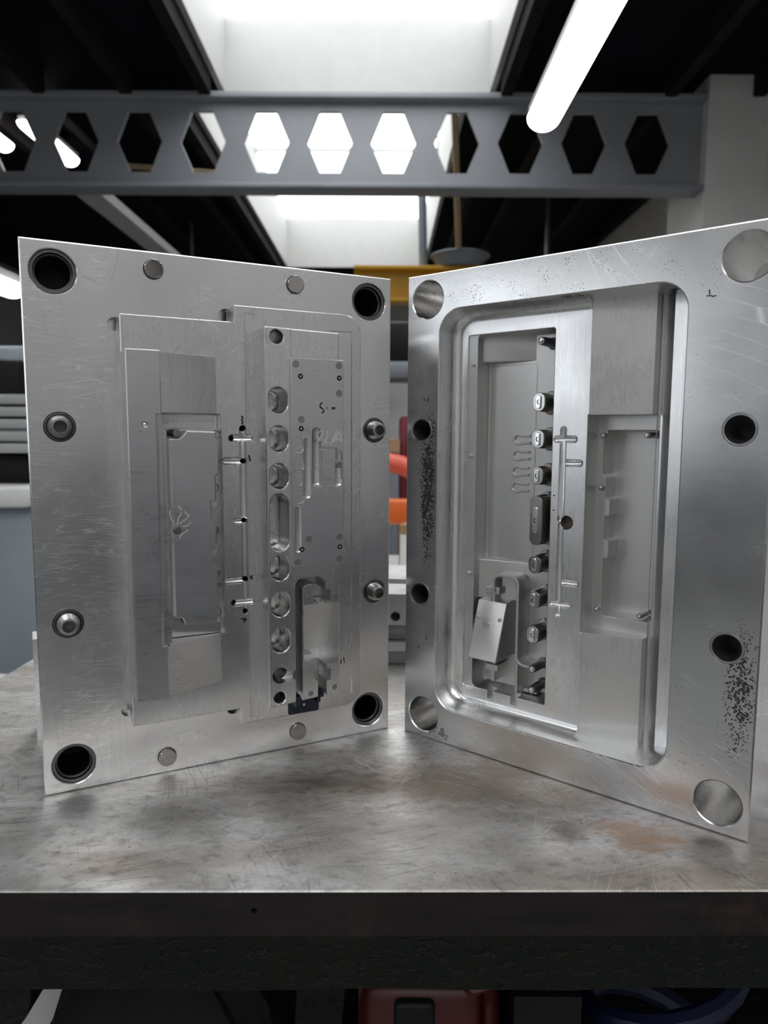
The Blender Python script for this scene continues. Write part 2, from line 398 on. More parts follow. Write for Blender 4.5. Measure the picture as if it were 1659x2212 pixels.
# castellated roof beam
bm_ = empty('roof_beam', (-1.2, 4.03, 1.545), 0, 'grey castellated steel roof beam with hexagonal openings across the workshop', 'beam')
hexes = []
def hexc(x, hw_=.122, fl=.055, zz=(.095, .408)):
    zm = (zz[0] + zz[1]) / 2
    pts = [(x - hw_, zm), (x - fl, zz[0]), (x + fl, zz[0]), (x + hw_, zm), (x + fl, zz[1]), (x - fl, zz[1])]
    return loft([[(a, -.06, b) for a, b in pts], [(a, .06, b) for a, b in pts]])
for k in range(-7, 10):
    x = .04 + k * .342 + 1.2
    if -2.7 < x < 2.95: hexes.append(hexc(x))
csg('web', box(-2.98, 2.96, -.012, .012, .02, .47), hexes, (), M['beam'], bm_)
bbox('bottom_flange', (-2.98, 2.96, -.075, .075, 0, .026), M['beam'], bm_, .004)
bbox('top_flange', (-2.98, 2.96, -.075, .075, .455, .485), M['beam'], bm_, .004)
# LED batten that hangs in front of the beam, and its relatives
M['tube'] = glow('lit_diffuser', (1.0, 1.0, .97), TUBE)
M['batten'] = plain('white_batten_body', (.55, .55, .54), .4)
M['wire'] = plain('steel_wire', (.25, .25, .25), .4, .8)
def batten(x, y0, y1, z, label, lit=True, w=.05, rods=()):
    e = empty('led_batten', (x, (y0 + y1) / 2, z), 0, label, 'ceiling light')
    h = (y1 - y0) / 2
    pr = [(w * math.cos(R(a)), w * .8 * math.sin(R(a))) for a in range(180, 361, 15)]
    secs = []
    for k, s in ((-h, .75), (-h + .012, .93), (-h + .03, 1), (h - .03, 1), (h - .012, .93), (h, .75)):
        secs.append([(a * s, k, b * s) for a, b in pr])
    obj('diffuser', loft(secs), M['tube'] if lit else M['batten'], e)
    obj('housing', box(-w * .9, w * .9, -h + .02, h - .02, .001, .035), M['batten'], e)
    for ry in rods:
        obj('hanger', tube([(0, ry, .03), (0, ry, CZ - z - .0)], .011), M['wire'], e)
    return e
batten(.50, .75, 2.40, 1.235, 'lit white LED batten hanging in front of the castellated beam', True, .052, (.35, -.4))
for x, y0, lab in ((-1.6, -3.9, 'far left'), (-1.6, -1.6, 'near left'), (.8, -4.3, 'far right'), (.8, -2.2, 'near right')):  # battens out of view, added to brighten the metal faces
    batten(x, y0, y0 + 1.6, 1.55, 'unseen lit LED batten added for fill behind or beside the camera, ' + lab + ' one', True, .052, (.4, -.4))
tray = empty('cable_tray', (-1.74, 5.4, 1.62), 0, 'pale cable tray running away under the dark roof behind the beam', 'cable tray')
obj('channel', join(box(-.075, .075, -1.1, 2.9, 0, .012), box(-.075, -.063, -1.1, 2.9, .0121, .06), box(.063, .075, -1.1, 2.9, .0121, .06)), M['batten'], tray)
for y in (1.2, 2.6): obj('hanger', box(-.01, .01, y, y + .02, .0122, CZ - 1.62), M['wire'], tray)
for x, y0, y1, z, lab in ((-2.05, 4.25, 4.85, 2.0, 'bright short batten seen through the second hexagon of the beam'), (-2.42, 4.35, 4.75, 2.05, 'bright short batten at the left end seen through the first hexagon')):
    e = batten(x, y0, y1, z, lab, True, .06, ()); obj('hanger', box(-.02, .02, -.02, .02, .0352, CZ - z), M['wire'], e)
# unseen lockers added along the walls to darken reflections in the metal
M['locker'] = plain('added_locker_grey', (.13, .135, .15), .4)
M['locker2'] = plain('added_locker_slate', (.115, .118, .13), .4)
def locker(name, x0, x1, y0, y1, h, m, label, side):
    t = empty(name, ((x0 + x1) / 2, (y0 + y1) / 2, FZ), 0, label, 'cabinet'); hx, hy = (x1 - x0) / 2, (y1 - y0) / 2
    bbox('body', (-hx, hx, -hy, hy, .06, h), M[m], t, .01)
    obj('plinth', box(-hx + .02, hx - .02, -hy + .02, hy - .02, 0, .061), M['locker'], t)
    n = max(1, round((y1 - y0) / .6))
    for k in range(n):
        a = -hy + 2 * hy * k / n + .015; b = -hy + 2 * hy * (k + 1) / n - .015
        xx = (-hx - .015, -hx - .001) if side < 0 else (hx + .001, hx + .015)
        d = obj('door', box(*xx, a, b, .10, h - .04), M[m], t)
        xh = (-hx - .035, -hx - .0151) if side < 0 else (hx + .0151, hx + .035)
        obj('handle', box(*xh, b - .09, b - .06, h * .5, h * .5 + .14), M['frame_w'], d)
locker('added_locker', 1.3, 1.86, -4.2, -2.6, .98, 'locker', 'added dark grey locker row that darkens reflections by the right wall behind the camera', -1)
locker('added_locker', 1.35, 1.86, -2.3, -.4, .80, 'locker2', 'added low slate grey cabinet row that darkens reflections by the right wall behind the camera', -1)
locker('added_locker', -4.04, -3.45, 1.6, 7.5, 1.9, 'locker', 'added tall dark locker row that darkens reflections along the left wall beside the machines', 1)
locker('added_locker', -4.04, -3.45, -4.6, -2.7, 1.75, 'locker', 'added tall dark locker row that darkens reflections by the left wall behind the camera', 1)
locker('added_locker', -4.04, -3.5, -2.5, 1.2, .95, 'locker2', 'added low slate grey cabinet row that darkens reflections under the added left window', 1)
# ================================================================== the bench
def bench_mat():
    m, nt, b = mat('worn_steel_top'); b.inputs['Metallic'].default_value = .8
    st = noise(nt, mapping(nt, (1.0, 2.2, 1)), 9, 6, .62); fine = noise(nt, mapping(nt, (1, 1.6, 1)), 90, 5, .65)
    st2 = noise(nt, mapping(nt, (1, 2.6, 1), (0, 0, 0), (3, 1, 0)), 4.5, 5, .6)
    c = mixc(nt, rng(nt, st, .36, .66, 0, 1), (.42, .405, .39), (.86, .85, .84))
    c = mixc(nt, rng(nt, st2, .48, .66, 0, .8), c, (.37, .305, .25))
    c = mixc(nt, rng(nt, fine, .50, .72, 0, .6), c, (.22, .21, .20))
    sp = noise(nt, mapping(nt), 420, 2); c = mixc(nt, rng(nt, sp, .66, .74, 0, .7), c, (.10, .09, .085))
    rg = math2(nt, 'ADD', rng(nt, st, .3, .7, .52, .38), rng(nt, fine, .3, .7, -.05, .09))
    tc = N(nt, 'ShaderNodeTexCoord'); sx = N(nt, 'ShaderNodeSeparateXYZ'); ln(nt, tc.outputs['Object'], sx.inputs[0])
    def blob(cx, cy, rx, ry, amt, col, c, wob=.5):
        dx = math2(nt, 'DIVIDE', math2(nt, 'SUBTRACT', sx.outputs[0], cx), rx); dy = math2(nt, 'DIVIDE', math2(nt, 'SUBTRACT', sx.outputs[1], cy - .3386), ry)
        d = math2(nt, 'SQRT', math2(nt, 'ADD', math2(nt, 'MULTIPLY', dx, dx), math2(nt, 'MULTIPLY', dy, dy)), 0)
        d = math2(nt, 'ADD', d, rng(nt, fine, .3, .7, -wob, wob)); d = math2(nt, 'ADD', d, rng(nt, st, .3, .7, -wob * .6, wob * .6))
        return mixc(nt, rng(nt, d, .25, 1.0, amt, 0), c, col)
    c = blob(.146, .386, .026, .022, .62, (.40, .21, .11), c, .8)
    c = blob(.108, .390, .014, .018, .7, (.16, .115, .095), c)
    c = blob(.060, .455, .11, .05, .7, (.27, .205, .16), c)
    c = blob(.02, .40, .09, .04, .4, (.36, .29, .23), c, .7)
    c = blob(-.02, .455, .05, .02, .6, (.15, .13, .115), c)
    for s in (dict(scale=(190, 12, 1), rot=(0, 0, R(30)), width=.02, mask_scale=12, lo=.5, hi=.62), dict(scale=(160, 10, 1), rot=(0, 0, R(-62)), width=.02, mask_scale=16, lo=.5, hi=.62, loc=(.3, .2, 0))):
        c = mixc(nt, math2(nt, 'MULTIPLY', lines(nt, **s), .55), c, (.85, .85, .85))
    for s in (dict(scale=(150, 9, 1), rot=(0, 0, R(75)), width=.03, mask_scale=10, lo=.5, hi=.62, loc=(.7, .2, 0)), dict(scale=(240, 14, 1), rot=(0, 0, R(-20)), width=.03, mask_scale=14, lo=.52, hi=.62, loc=(.3, .9, 0))):
        c = mixc(nt, math2(nt, 'MULTIPLY', lines(nt, **s), .5), c, (.12, .115, .11))
    ln(nt, c, b.inputs['Base Color']); ln(nt, rg, b.inputs['Roughness'])
    bv = N(nt, 'ShaderNodeBevel', samples=3); bv.inputs['Radius'].default_value = .0012
    ln(nt, bump(nt, fine, .35, .0003, bv.outputs[0]), b.inputs['Normal'])
    return m
M['bench'] = bench_mat()
def band_mat():
    m, nt, b = mat('dark_edge_steel'); n = noise(nt, mapping(nt, (1, 1, 6)), 14, 5)
    c = mixc(nt, rng(nt, n, .3, .7, 0, 1), (.008, .0065, .0065), (.020, .0165, .016))
    c = mixc(nt, rng(nt, noise(nt, mapping(nt, (1, 1, 1)), 30, 3), .6, .75, 0, .5), c, (.045, .028, .02))
    ln(nt, c, b.inputs['Base Color']); b.inputs['Roughness'].default_value = .45; b.inputs['Specular IOR Level'].default_value = .2
    ln(nt, bump(nt, noise(nt, mapping(nt), 160, 3), .3, .0004), b.inputs['Normal']); return m
M['band'] = band_mat()
def cast_mat():
    m, nt, b = mat('green_black_cast_iron'); n = noise(nt, mapping(nt), 18, 5)
    pit = noise(nt, mapping(nt, (1, 1, 1.6)), 120, 4, .6)
    c = mixc(nt, rng(nt, n, .3, .7, 0, 1), (.003, .0048, .004), (.007, .0085, .006))
    ln(nt, c, b.inputs['Base Color']); b.inputs['Roughness'].default_value = .5; b.inputs['Specular IOR Level'].default_value = .18
    ln(nt, bump(nt, rng(nt, pit, .34, .48, 0, 1), .9, .0016), b.inputs['Normal']); return m
M['cast'] = cast_mat()
bench = empty('workbench', (0, .3386, 0), R(.58), 'heavy steel workbench with scratched bare top and dark front edge', 'workbench')
BY = .3386
def bb(x0, x1, y0, y1, z0, z1): return box(x0, x1, y0 - BY, y1 - BY, z0, z1)
def bench_top():
    pts = [(-.362, BY)] + [(.95, BY), (.95, 1.0)] + [(-.345 + .0 , 1.0)] + [(-.355, .75), (-.362, .62)]
    def ins(d):
        return [(x + (d if x < 0 else -d), y - BY + (d if y < .4 else -d)) for x, y in pts]
    return loft([[(x, y, -.0248) for x, y in ins(0)], [(x, y, -.0007) for x, y in ins(0)], [(x, y, 0) for x, y in ins(.0007)]])
top = csg('bench_top', bench_top(), [loft([[(-.0653 + .0016 * math.cos(2 * math.pi * k / 14), yy, -.0107 + .0016 * math.sin(2 * math.pi * k / 14)) for k in range(14)] for yy in (-.01, .012)])], (), [M['bench'], M['band']], bench)
for p in top.data.polygons:
    if abs(p.normal.z) < .2 or (p.center.z < -.002 and p.center.y < .02): p.material_index = 1
def apron():
    n = 40; secs = []
    for k in range(n + 1):
        x = -.355 + 1.3 * k / n
        zb = -.0565 + .0008 * math.sin(k * 1.3) + .0006 * math.sin(k * 3.1)
        secs.append([(x, .0005, -.0249), (x, -.0004 + .0006 * math.sin(k * .9), -.035), (x, .0002, zb + .002), (x, .003, zb), (x, .05, zb), (x, .05, -.0249)])
    return loft(secs)
obj('front_rail', apron(), M['cast'], bench)
obj('rear_rail', bb(-.34, .93, .93, .97, -.09, -.0249), M['cast'], bench)
for x0, x1 in ((-.345, -.285), (.87, .93)):
    for y0 in (.36, .90):
        obj('leg', bb(x0, x1, y0, y0 + .06, FZ, -.03), M['cast'], bench)
def bracket():
    pr = [(-.29, -.055), (-.1835, -.055)] + [(-.1835 - .012 * (1 - math.cos(R(a))), -.0565 - .026 * math.sin(R(a))) for a in (20, 45, 70, 90)] + [(-.24, -.086), (-.29, -.086)]
    return loft([[(x, .006, z) for x, z in pr], [(x, .045, z) for x, z in pr]])
obj('leg_bracket', bracket(), M['cast'], bench)
obj('shade_panel', bb(-.33, .92, .975, .985, -.88, -.03), M['cast'], bench)  # dark sheet standing in for the shade beneath the bench
obj('lower_shelf', bb(-.33, .92, .37, .95, -.46, -.44), M['cast'], bench)
# things kept on the lower shelf, only their tops show under the rail
M['red'] = plain('red_plastic', (.06, .003, .004), .4)
M['blackp'] = plain('black_plastic', (.006, .006, .007), .5, var=.3, vscale=40, spec=.25)
M['blue'] = plain('blue_hose', (.0015, .004, .028), .5)
M['cloth'] = plain('black_cloth', (.005, .005, .006), .85, var=.5, vscale=30, bumpd=.003, bscale=60)
M['paper'] = plain('white_paper', (.78, .78, .76), .7)
t = empty('red_power_tool', (.030, .455, -.44), 0, 'red plastic power tool under the bench, beside dark cloth', 'power tool')
def rbox(b, bev): 
    me = mesh_from('x', *box(*b)); bm = bmesh.new(); bm.from_mesh(me); bmesh.ops.bevel(bm, geom=bm.edges[:], offset=bev, segments=3, affect='EDGES', profile=.5); bm.to_mesh(me); bm.free(); return me
obj('body', rbox((-.045, .035, -.04, .10, .08, .322), .012), M['red'], t)
obj('base', rbox((-.05, .05, -.05, .12, 0, .08), .01), M['blackp'], t)
obj('handle', tube([(.02, -.02, .300), (.030, -.035, .322), (.037, -.035, .325), (.042, -.02, .300), (.044, -.01, .22)], .007), M['red'], t)
obj('grip_pad', rbox((-.022, .004, -.046, -.038, .27, .316), .004), M['blackp'], t)
t = empty('cloth_bundle', (-.165, .47, -.44), 0, 'black speckled cloth heaped under the left half of the bench', 'cloth')
def heap(rx, ry, h, seed):
    rnd = random.Random(seed); V, F = [], []; n, k = 28, 12
    for j in range(k):
        a = j / (k - 1) * math.pi / 2
        for i in range(n):
            th = 2 * math.pi * i / n; q = 1 + .12 * math.sin(3 * th + seed) + .07 * math.sin(7 * th + j)
            V.append((rx * math.cos(a) ** .6 * math.cos(th) * q, ry * math.cos(a) ** .6 * math.sin(th) * q, h * math.sin(a) * (1 + .05 * math.sin(5 * th))))
    for j in range(k - 1):
        for i in range(n): F.append((j * n + i, j * n + (i + 1) % n, (j + 1) * n + (i + 1) % n, (j + 1) * n + i))
    F.append(tuple(range(n))[::-1]); F.append(tuple((k - 1) * n + i for i in range(n))); return V, F
obj('folds', heap(.105, .04, .31, 2), M['cloth'], t)
t = empty('blue_hose_coil', (.20, .47, -.44), 0, 'blue hose coiled under the right end of the bench', 'hose')
obj('loops', tube([(.055 * math.cos(a * .3) * (1 - .001 * a), .045 * math.sin(a * .3), .02 + .0047 * a) for a in range(66)], .008, 8), M['blue'], t)
tag(obj('flat_bar', loft([[(-.07, .40, -.44), (-.05, .40, -.44), (-.05, .43, -.44), (-.07, .43, -.44)], [(-.052, .402, -.106), (-.022, .402, -.102), (-.022, .408, -.102), (-.052, .408, -.106)]]), M['cast']), 'bare steel flat bar leaning under the bench beside the black cloth', 'metal bar')
tag(obj('black_crate', join(box(.088, .125, .42, .56, -.44, -.13), box(.085, .128, .417, .563, -.145, -.125)), M['blackp']), 'black plastic crate under the bench between red tool and blue hose', 'crate')
tag(obj('paper_card', box(-.31, -.238, .50, .502, -.44, -.07), M['paper']), 'white card standing behind the bench bracket at the lower left', 'card')
# ================================================================== left mould half (core side)
LH = empty('mould_half', (-.934 * .2311, 1.866 * .2311, 0), R(26.46), 'left aluminium mould half with raised core blocks and steel guide bushes', 'mould')
HOLES = [(18, 328), (228, 328), (18, 18), (228, 18.5)]
TAP = [(18.1, 235), (18.1, 111.2), (232.5, 234.5), (232.8, 112)]
BTN = [(76.3, 335), (171, 334.5), (76.1, 11.4), (170.4, 11.8)]
REL = [(52.0, 299.2, 4.2), (52.0, 48.4, 4.2), (122.0, 309.6, 4.6), (122.4, 38.2, 4.6), (205.5, 312.5, 4.0)]
subs = [chole(u, v, 13.1, -50, 0, .6) for u, v in HOLES] + [cyl(u, v, 9.2, -20, 5) for u, v in TAP] + [cyl(u, v, 6.2, -10, 5) for u, v in BTN] + [cyl(u, v, r, -7, 5) for u, v, r in REL]
csg('plate', cprism(rect(0, 246, 0, 346), -46, 0, .9), subs, (), M['alu_l'], LH)
obj('backing_plate', prism(rect(.4, 245.6, 0, 346), -96, -46.05), M['alu_l'], LH)
obj('clamp_bar', prism(rect(-3.4, 40, 0, 78), -120, -96.05), M['alu_l'], LH)
for i, (u, v) in enumerate(HOLES):
    b = csg('guide_bush', cyl(0, 0, 13.0, -45, -2.2, 48), [lathe(0, 0, [(9.6, -44), (9.6, -5.5), (10.2, -4.6), (10.6, -4.6), (11.4, -1)], 48)], [], M['black'], LH) if i == 0 else share('guide_bush', b0, LH, u - HOLES[0][0], v - HOLES[0][1])
    if i == 0:
        b0 = b; b.location = Vector(P(u, v, 0)); b['label'] = 'black steel guide bush'
        d0 = obj('bore_end', cyl(0, 0, 9.5, -43.9, -40, 32), M['hole'], b0)
    else:
        d = d0.copy(); COL.objects.link(d); d.parent = b
for i, (u, v) in enumerate(TAP):
    if i == 0:
        t0 = csg('locating_pin', lathe(0, 0, [(7.4, -8), (7.4, .6), (7.2, 1.4), (5.3, 8.8), (5.0, 9.3), (4.6, 9.4)]), [cyl(0, 0, 3.7, -4, 20)], (), M['dark'], LH)
        t0.location = Vector(P(u, v, 0)); t0['label'] = 'tapered steel locating pin'
        obj('collar', lathe(0, 0, [(9.1, -18), (9.1, -.5), (8.7, 0.1), (7.7, .2), (7.6, -.8), (0.5, -.8)]), M['black'], t0)
        obj('bore_end', cyl(0, 0, 3.65, -4, -1.5, 24), M['hole'], t0)
    else:
        t = share('locating_pin', t0, LH, u - TAP[0][0], v - TAP[0][1])
        if i == 1: conem = t.data.copy(); conem.materials[0] = M['steel']
        t.data = conem
        for c in t0.children:
            d = c.copy(); COL.objects.link(d); d.parent = t
for i, (u, v) in enumerate(BTN):
    if i == 0:
        q0 = obj('rest_button', lathe(0, 0, [(6.1, -9.9), (6.1, -.3), (5.9, .0), (5.9, 2.6), (5.5, 3.0)]), M['mirror'], LH); q0.location = Vector(P(u, v, 0)); q0['label'] = 'small ground steel rest button'
    else: share('rest_button', q0, LH, u - BTN[0][0], v - BTN[0][1])

# --- core base (parting face, 20 mm proud of the plate)
W0 = 20
base = [(52.7, 44.4), (122.6, 44.4), (122.6, 33.6)] + arcp(199.7, 46.2, 12.6, -90, 0) + arcp(199.7, 301.1, 12.6, 0, 90) + [(122.6, 313.7), (122.6, 303), (52.7, 303)]
rs = 2.45
cut = [capsule_v(127, 174, 237, W0 + .2, rs), capsule_v(126.9, 110, 174.5, W0 + .5, 1.9), capsule_u(228.5, 117.4, 134.1, W0, 2.45), capsule_u(213.4, 112.5, 129, W0, 2.5),
       capsule_u(133.9, 112.5, 129, W0, 2.4), capsule_u(118.6, 117.2, 133.8, W0, 2.45), capsule_u(173.5, 119.4, 129.5, W0, 2.3)]
BORES = [(127, 234.8, 1.9), (119.6, 228.5, 1.8), (127.3, 213.4, 1.8), (127.1, 173.9, 1.7), (127.3, 134.2, 1.8), (119.3, 118.7, 1.75), (126.8, 112.2, 1.7)]
cut += [cyl(u, v, r, 0, 30, 24) for u, v, r in BORES]
cut += [prism(rrect(75.9, 112.8, 234.4, 244, 1.2), 9, 30), prism(rect(74.4, 113.1, 99.2, 234.6), 14, 30),
        alongv([(129.2, 19.75), (130.4, 21), (136.2, 21), (136.2, 19.5), (133.4, 19.5)], 37, 309),   # milled relief along the core block
        alongv([(189, 21), (189, 19.4), (205, 19.4), (206.5, 21)], 42, 302)]
csg('core_base', cprism(base, -.5, W0, .5), cut, (), M['alu_l2'], LH)
for u, v, r in BORES: obj('runner_bore', cyl(u, v, r - .05, .5, 8, 20), M['hole'], LH)
# --- strip, ramps and island of the left core
csg('core_strip', cprism(rect(52.6, 72.2, 67.7, 280.2), 19, 42, .6), [cyl(62.5, 236.4, 1.7, 40.6, 45, 20), cyl(59.7, 231.8, .8, 40, 45, 12),
    alongv([(68.6, 43), (68.9, 41), (70.0, 40.3), (72.6, 40.1), (72.6, 43)], 101, 243)], (), M['alu_l3'], LH)
obj('dimple_pin', lathe(62.5, 236.4, [(1.6, 39), (1.6, 40.9), (.4, 41.5)], 20), M['bright'], LH)
for v0, v1 in ((66, 99.2), (244, 280.1)):
    obj('core_ramp', alongv([(72.25, 19), (109.8, 19), (109.8, 20.6), (72.25, 36)], v0, v1), M['alu_l'], LH)
isl = [(75.0, 121), (77, 119.2), (80.2, 118.6), (81.4, 116.5), (81.7, 113.9), (102, 114), (102.1, 148.4), (99.4, 151.8), (99.4, 163), (102.2, 163), (102.3, 176.2), (99.4, 179.8), (99.4, 190), (102.4, 190),
       (102.4, 205.2), (104.5, 207), (104.5, 227.3), (102.9, 229.2), (102.9, 232.6), (85.5, 233), (82.6, 229.4), (80.5, 228.3), (75.0, 228.3)]
csg('core_island', cprism(isl, 13.5, 47, .7), [alongv([(74.5, 49), (74.5, 45.6), (76.6, 47.0), (77.2, 49)], 90, 240), cyl(78.5, 172.8, 2.5, 44.5, 60, 24)], (), M['alu_l3'], LH)
obj('island_shoulder', prism(rect(72.25, 75.4, 101, 233), 13, 37.5), M['alu_l3'], LH)
obj('ejector_pin', lathe(78.5, 172.8, [(2.4, 44), (2.4, 46.9), (2.2, 47.05)], 24), M['dark'], LH, 12)
csg('notch_block', prism(rect(99.5, 104.4, 181, 190), 13.5, 41), [alongu([(181, 45), (181, 36), (186, 41.2), (186, 45)], 99, 105)], (), M['bright'], LH)
csg('notch_block', prism(rect(99.5, 104.2, 154.2, 163), 13.5, 41), [alongu([(154, 45), (154, 36), (159, 41.2), (159, 45)], 99, 105)], (), M['bright'], LH)
for v in (177.2, 149.2):
    obj('white_wedge', prism([(99.5, v + 2.2), (99.5, v), (102.6, v - 2.2)], 44, 46.5), M['grease'], LH)  # white wedge at the lower end of each notch
obj('slot_bar', prism(rect(78, 110, 239.2, 240.8), 8.8, 10), M['bright'], LH)
obj('slot_floor', prism(rrect(76.1, 112.6, 234.6, 243.8, 1.2), 8.6, 9.1), M['bright'], LH)
csg('slot_ring', cyl(80, 239.4, 2.2, 8.6, 9.8, 24), [cyl(80, 239.4, 1.3, 9.2, 12, 20)], (), M['bright'], LH)
obj('ledge', prism(rect(75.9, 110.2, 99.3, 107), 12, 19.0), M['alu_l'], LH)
obj('corner_pin', lathe(80.4, 231.6, [(2.3, 14), (2.3, 43), (2.0, 43.5)], 24), M['dark'], LH)
EJ = [(111.0, 212.8, 1.8), (109.2, 167.6, 2.6), (109.3, 138.4, 2.6), (110.7, 130.4, 1.95)]
for u, v, r in EJ: obj('ejector_pin', lathe(u, v, [(r, 8), (r, 14.3), (r - .15, 14.45)], 24), M['pin'], LH, 12)
for u, v in ((108.9, 196), (109.2, 112.4), (110.6, 230.8)):
    csg('ejector_sleeve', cyl(u, v, 3.0, 10, 14.5, 24), [cyl(u, v, 2.3, 11, 20, 24)], (), M['dark'], LH)
# --- long core block with the button wells and the motor bay
def well(u0, u1, v0, v1, wt, wb):
    return pockets([(rrect(u0 - .6, u1 + .6, v0 - .6, v1 + .6, (u1 - u0) / 2 + .59, 9), wt + .1), (rrect(u0, u1, v0, v1, (u1 - u0) / 2 - .01, 9), wt - .5), (rrect(u0 + .25, u1 - .25, v0 + .25, v1 - .25, (u1 - u0) / 2 - .27, 9), wt - 3), (rrect(u0 + .6, u1 - .6, v0 + .6, v1 - .6, (u1 - u0) / 2 - .62, 9), wb + 3.2),
                    (rrect(u0 + 1.1, u1 - 1.1, v0 + 1.1, v1 - 1.1, (u1 - u0) / 2 - 1.12, 9), wb + 1.5), (rrect(u0 + 2.6, u1 - 2.6, v0 + 2.6, v1 - 2.6, (u1 - u0) / 2 - 2.62, 9), wb)])
WD = 42
OV = [252.8, 228.4, 204.3, 144.0, 119.7, 95.4]
cut = [well(138.2, 150.7, c - 8.35, c + 8.35, WD + .01, 22) for c in OV] + [well(138.1, 150.9, 155.2, 193, WD + .01, 22)]
cut += [cyl(145.6, c - (.6 if c > 150 else -.4), 3.1, 14, 30, 24) for c in (252.8, 204.3, 144, 95.4)] + [cyl(145.6, 188, 3.2, 14, 30, 24), cyl(145.6, 162, 3.2, 14, 30, 24)]
cut += [lathe(143.9, 292.8, [(3.9, 22), (3.9, 39.5), (4.4, 41.2), (5.2, 42.1), (5.2, 50)], 32), lathe(143.5, 56, [(3.6, 18), (3.6, 40), (4.0, 41.3), (4.8, 42.1), (4.8, 50)], 32), lathe(143.9, 71.4, [(1.5, 24), (4.2, 30), (5.5, 41), (5.7, 50)], 32)]
cut += [prism(rrect(137.2, 151, 286, 299, 1), 41.75, 50), prism(rect(152.8, 154.0, 279, 299), 41.7, 50),
        alongu([(66.0, 50), (67.2, 36), (73.2, 39.5), (75, 50)], 146, 156)]
chan = [(154.6, 45), (159.6, 45), (159.6, 127.4)] + arcp(163.6, 127.4, 4.0, 180, 90, 5) + [(169.0, 131.4), (171.1, 130.1), (171.1, 126.9), (176.4, 126.9), (176.4, 130)] + arcp(170.2, 130.4, 6.2, 0, 90, 6) + arcp(160.9, 130.2, 6.3, 90, 180, 6)
cut += [prism(chan, 23, 50), prism(rect(167.3, 180.2, 119, 126.95), 24, 50), prism(rect(170.8, 176.6, 116, 120), 30, 50),
        alongu([(117.6, 60), (117.6, 33.5), (74.4, 18.0), (74.4, 60)], 160.5, 185.6),
        prism(rect(167.2, 180, 63.2, 71.3), 27, 50), prism(rect(170.5, 176.9, 45, 76), 25, 50)]
blk = [(136, 50), (186.6 - 2.5, 53.2), (186.6, 56), (186.6, 297.4), (136, 298.4)]
cb = csg('core_block', cprism(blk, 12, WD, .6), cut, (), [M['alu_l2'], M['polish'], M['bay']], LH)
for p in cb.data.polygons:
    c = p.center; u, w, v = c.x * 1000, -c.y * 1000, c.z * 1000
    if 136.6 < u < 186.3 and w < 41.6 and not (u > 153 and abs(p.normal.x) > .9 and u < 160): p.material_index = 2 if u > 153.5 else 1
for u, v in ((164.1, 122.1), (183.4, 122.2), (165.3, 55.7), (182.8, 57.6)):
    obj('ejector_pin', lathe(u, v, [(1.95, 30), (1.95, 42.02), (1.8, 42.1)], 24), M['pin'], LH, 12)
# --- faceplate insert on the core block
WF = 44.5
grv = [capsule_v(169.4, 196.5, 236, WF + 1.0, 3.4), capsule_v(184.6, 195.8, 222, WF + 1.9, 3.4), prism(rrect(171.0, 184, 197, 222.5, 1), WF - 1.2, 60)]
for u, v, r in ((157.3, 222.5, 3.3), (157.7, 211.2, 3.4), (156.3, 200.8, 3.3), (157.6, 189.4, 3.2), (161.5, 231.2, 3.0)):
    grv.append(cyl(u, v, r, WF - .5, 60, 28))
for v0, v1 in ((226, 229), (214.6, 218), (204, 207.8), (192.6, 197.2)): grv.append(prism(rect(155.0, 159.4, v0 - .4, v1 + .4), WF - .9, 60))
grv.append(capsule_v(162.6, 188, 231, WF + 2.6, 3.6)); grv.append(capsule_v(156.2, 152, 187, WF + 3.4, 4.2))
csg('insert_plate', cprism(rrect(152.3, 188.8, 144.3, 279.8, (2.5, .6, .6, .9), 4), 41, WF, .35), grv, (), M['alu_l3'], LH, 14)
obj('raised_pad', prism(rect(173.1, 182.5, 202, 221.2), WF - 2, WF + .5), M['alu_l3'], LH)
for u, v in ((155.4, 275.8), (185.2, 276.2), (185.3, 258.2), (158.9, 240.8), (185.4, 211.3), (163.4, 162.5), (185.3, 162.8), (185.3, 147.8), (155.6, 147.6)):
    obj('ejector_pin', lathe(u, v, [(2.35, 41.5), (2.35, WF + .03), (2.2, WF + .1)], 28), M['pin'], LH, 12)
for i, (u, v) in enumerate(((158.6, 268.2), (185.5, 268.1), (158.8, 234.9), (158.8, 155.8), (185.7, 155.8))):
    s = obj('core_sleeve', lathe(u, v, [(1.75, 41.6), (1.75, WF + .05)], 24), M['ink'], LH)
    obj('pin', lathe(u, v, [(.55, 42), (.55, WF + .3), (.3, WF + .5)], 14), M['bright'], s)
obj('ejector_pin', lathe(188.6, 288.0, [(2.4, 15), (2.4, 19.7), (2.2, 19.8)], 28), M['pin'], LH, 12)
# --- marking-blue gate insert at the foot of the block
gi = obj('gate_insert', prism(rrect(156.3, 179.4, 33.8, 49.4, (1.4, 1.4, .1, .1), 4), 18, 20.25), M['blued'], LH); gi['label'] = 'dark insert stained with marking blue'
obj('post', prism(rect(157.6, 161.2, 44.0, 51.4), 18, 33.5), M['blued'], gi)
obj('post', join(prism(rect(174.4, 178, 48.6, 53.5), 18, 33.5), prism(rect(174.6, 177.0, 43.6, 48.6), 18, 30)), M['blued'], gi)
obj('ring', cyl(168.0, 39.9, 1.75, 18.5, 20.4, 20), M['ink'], gi)
obj('pin', cyl(168.0, 39.9, 1.0, 18.5, 20.8, 16), M['grease'], gi)
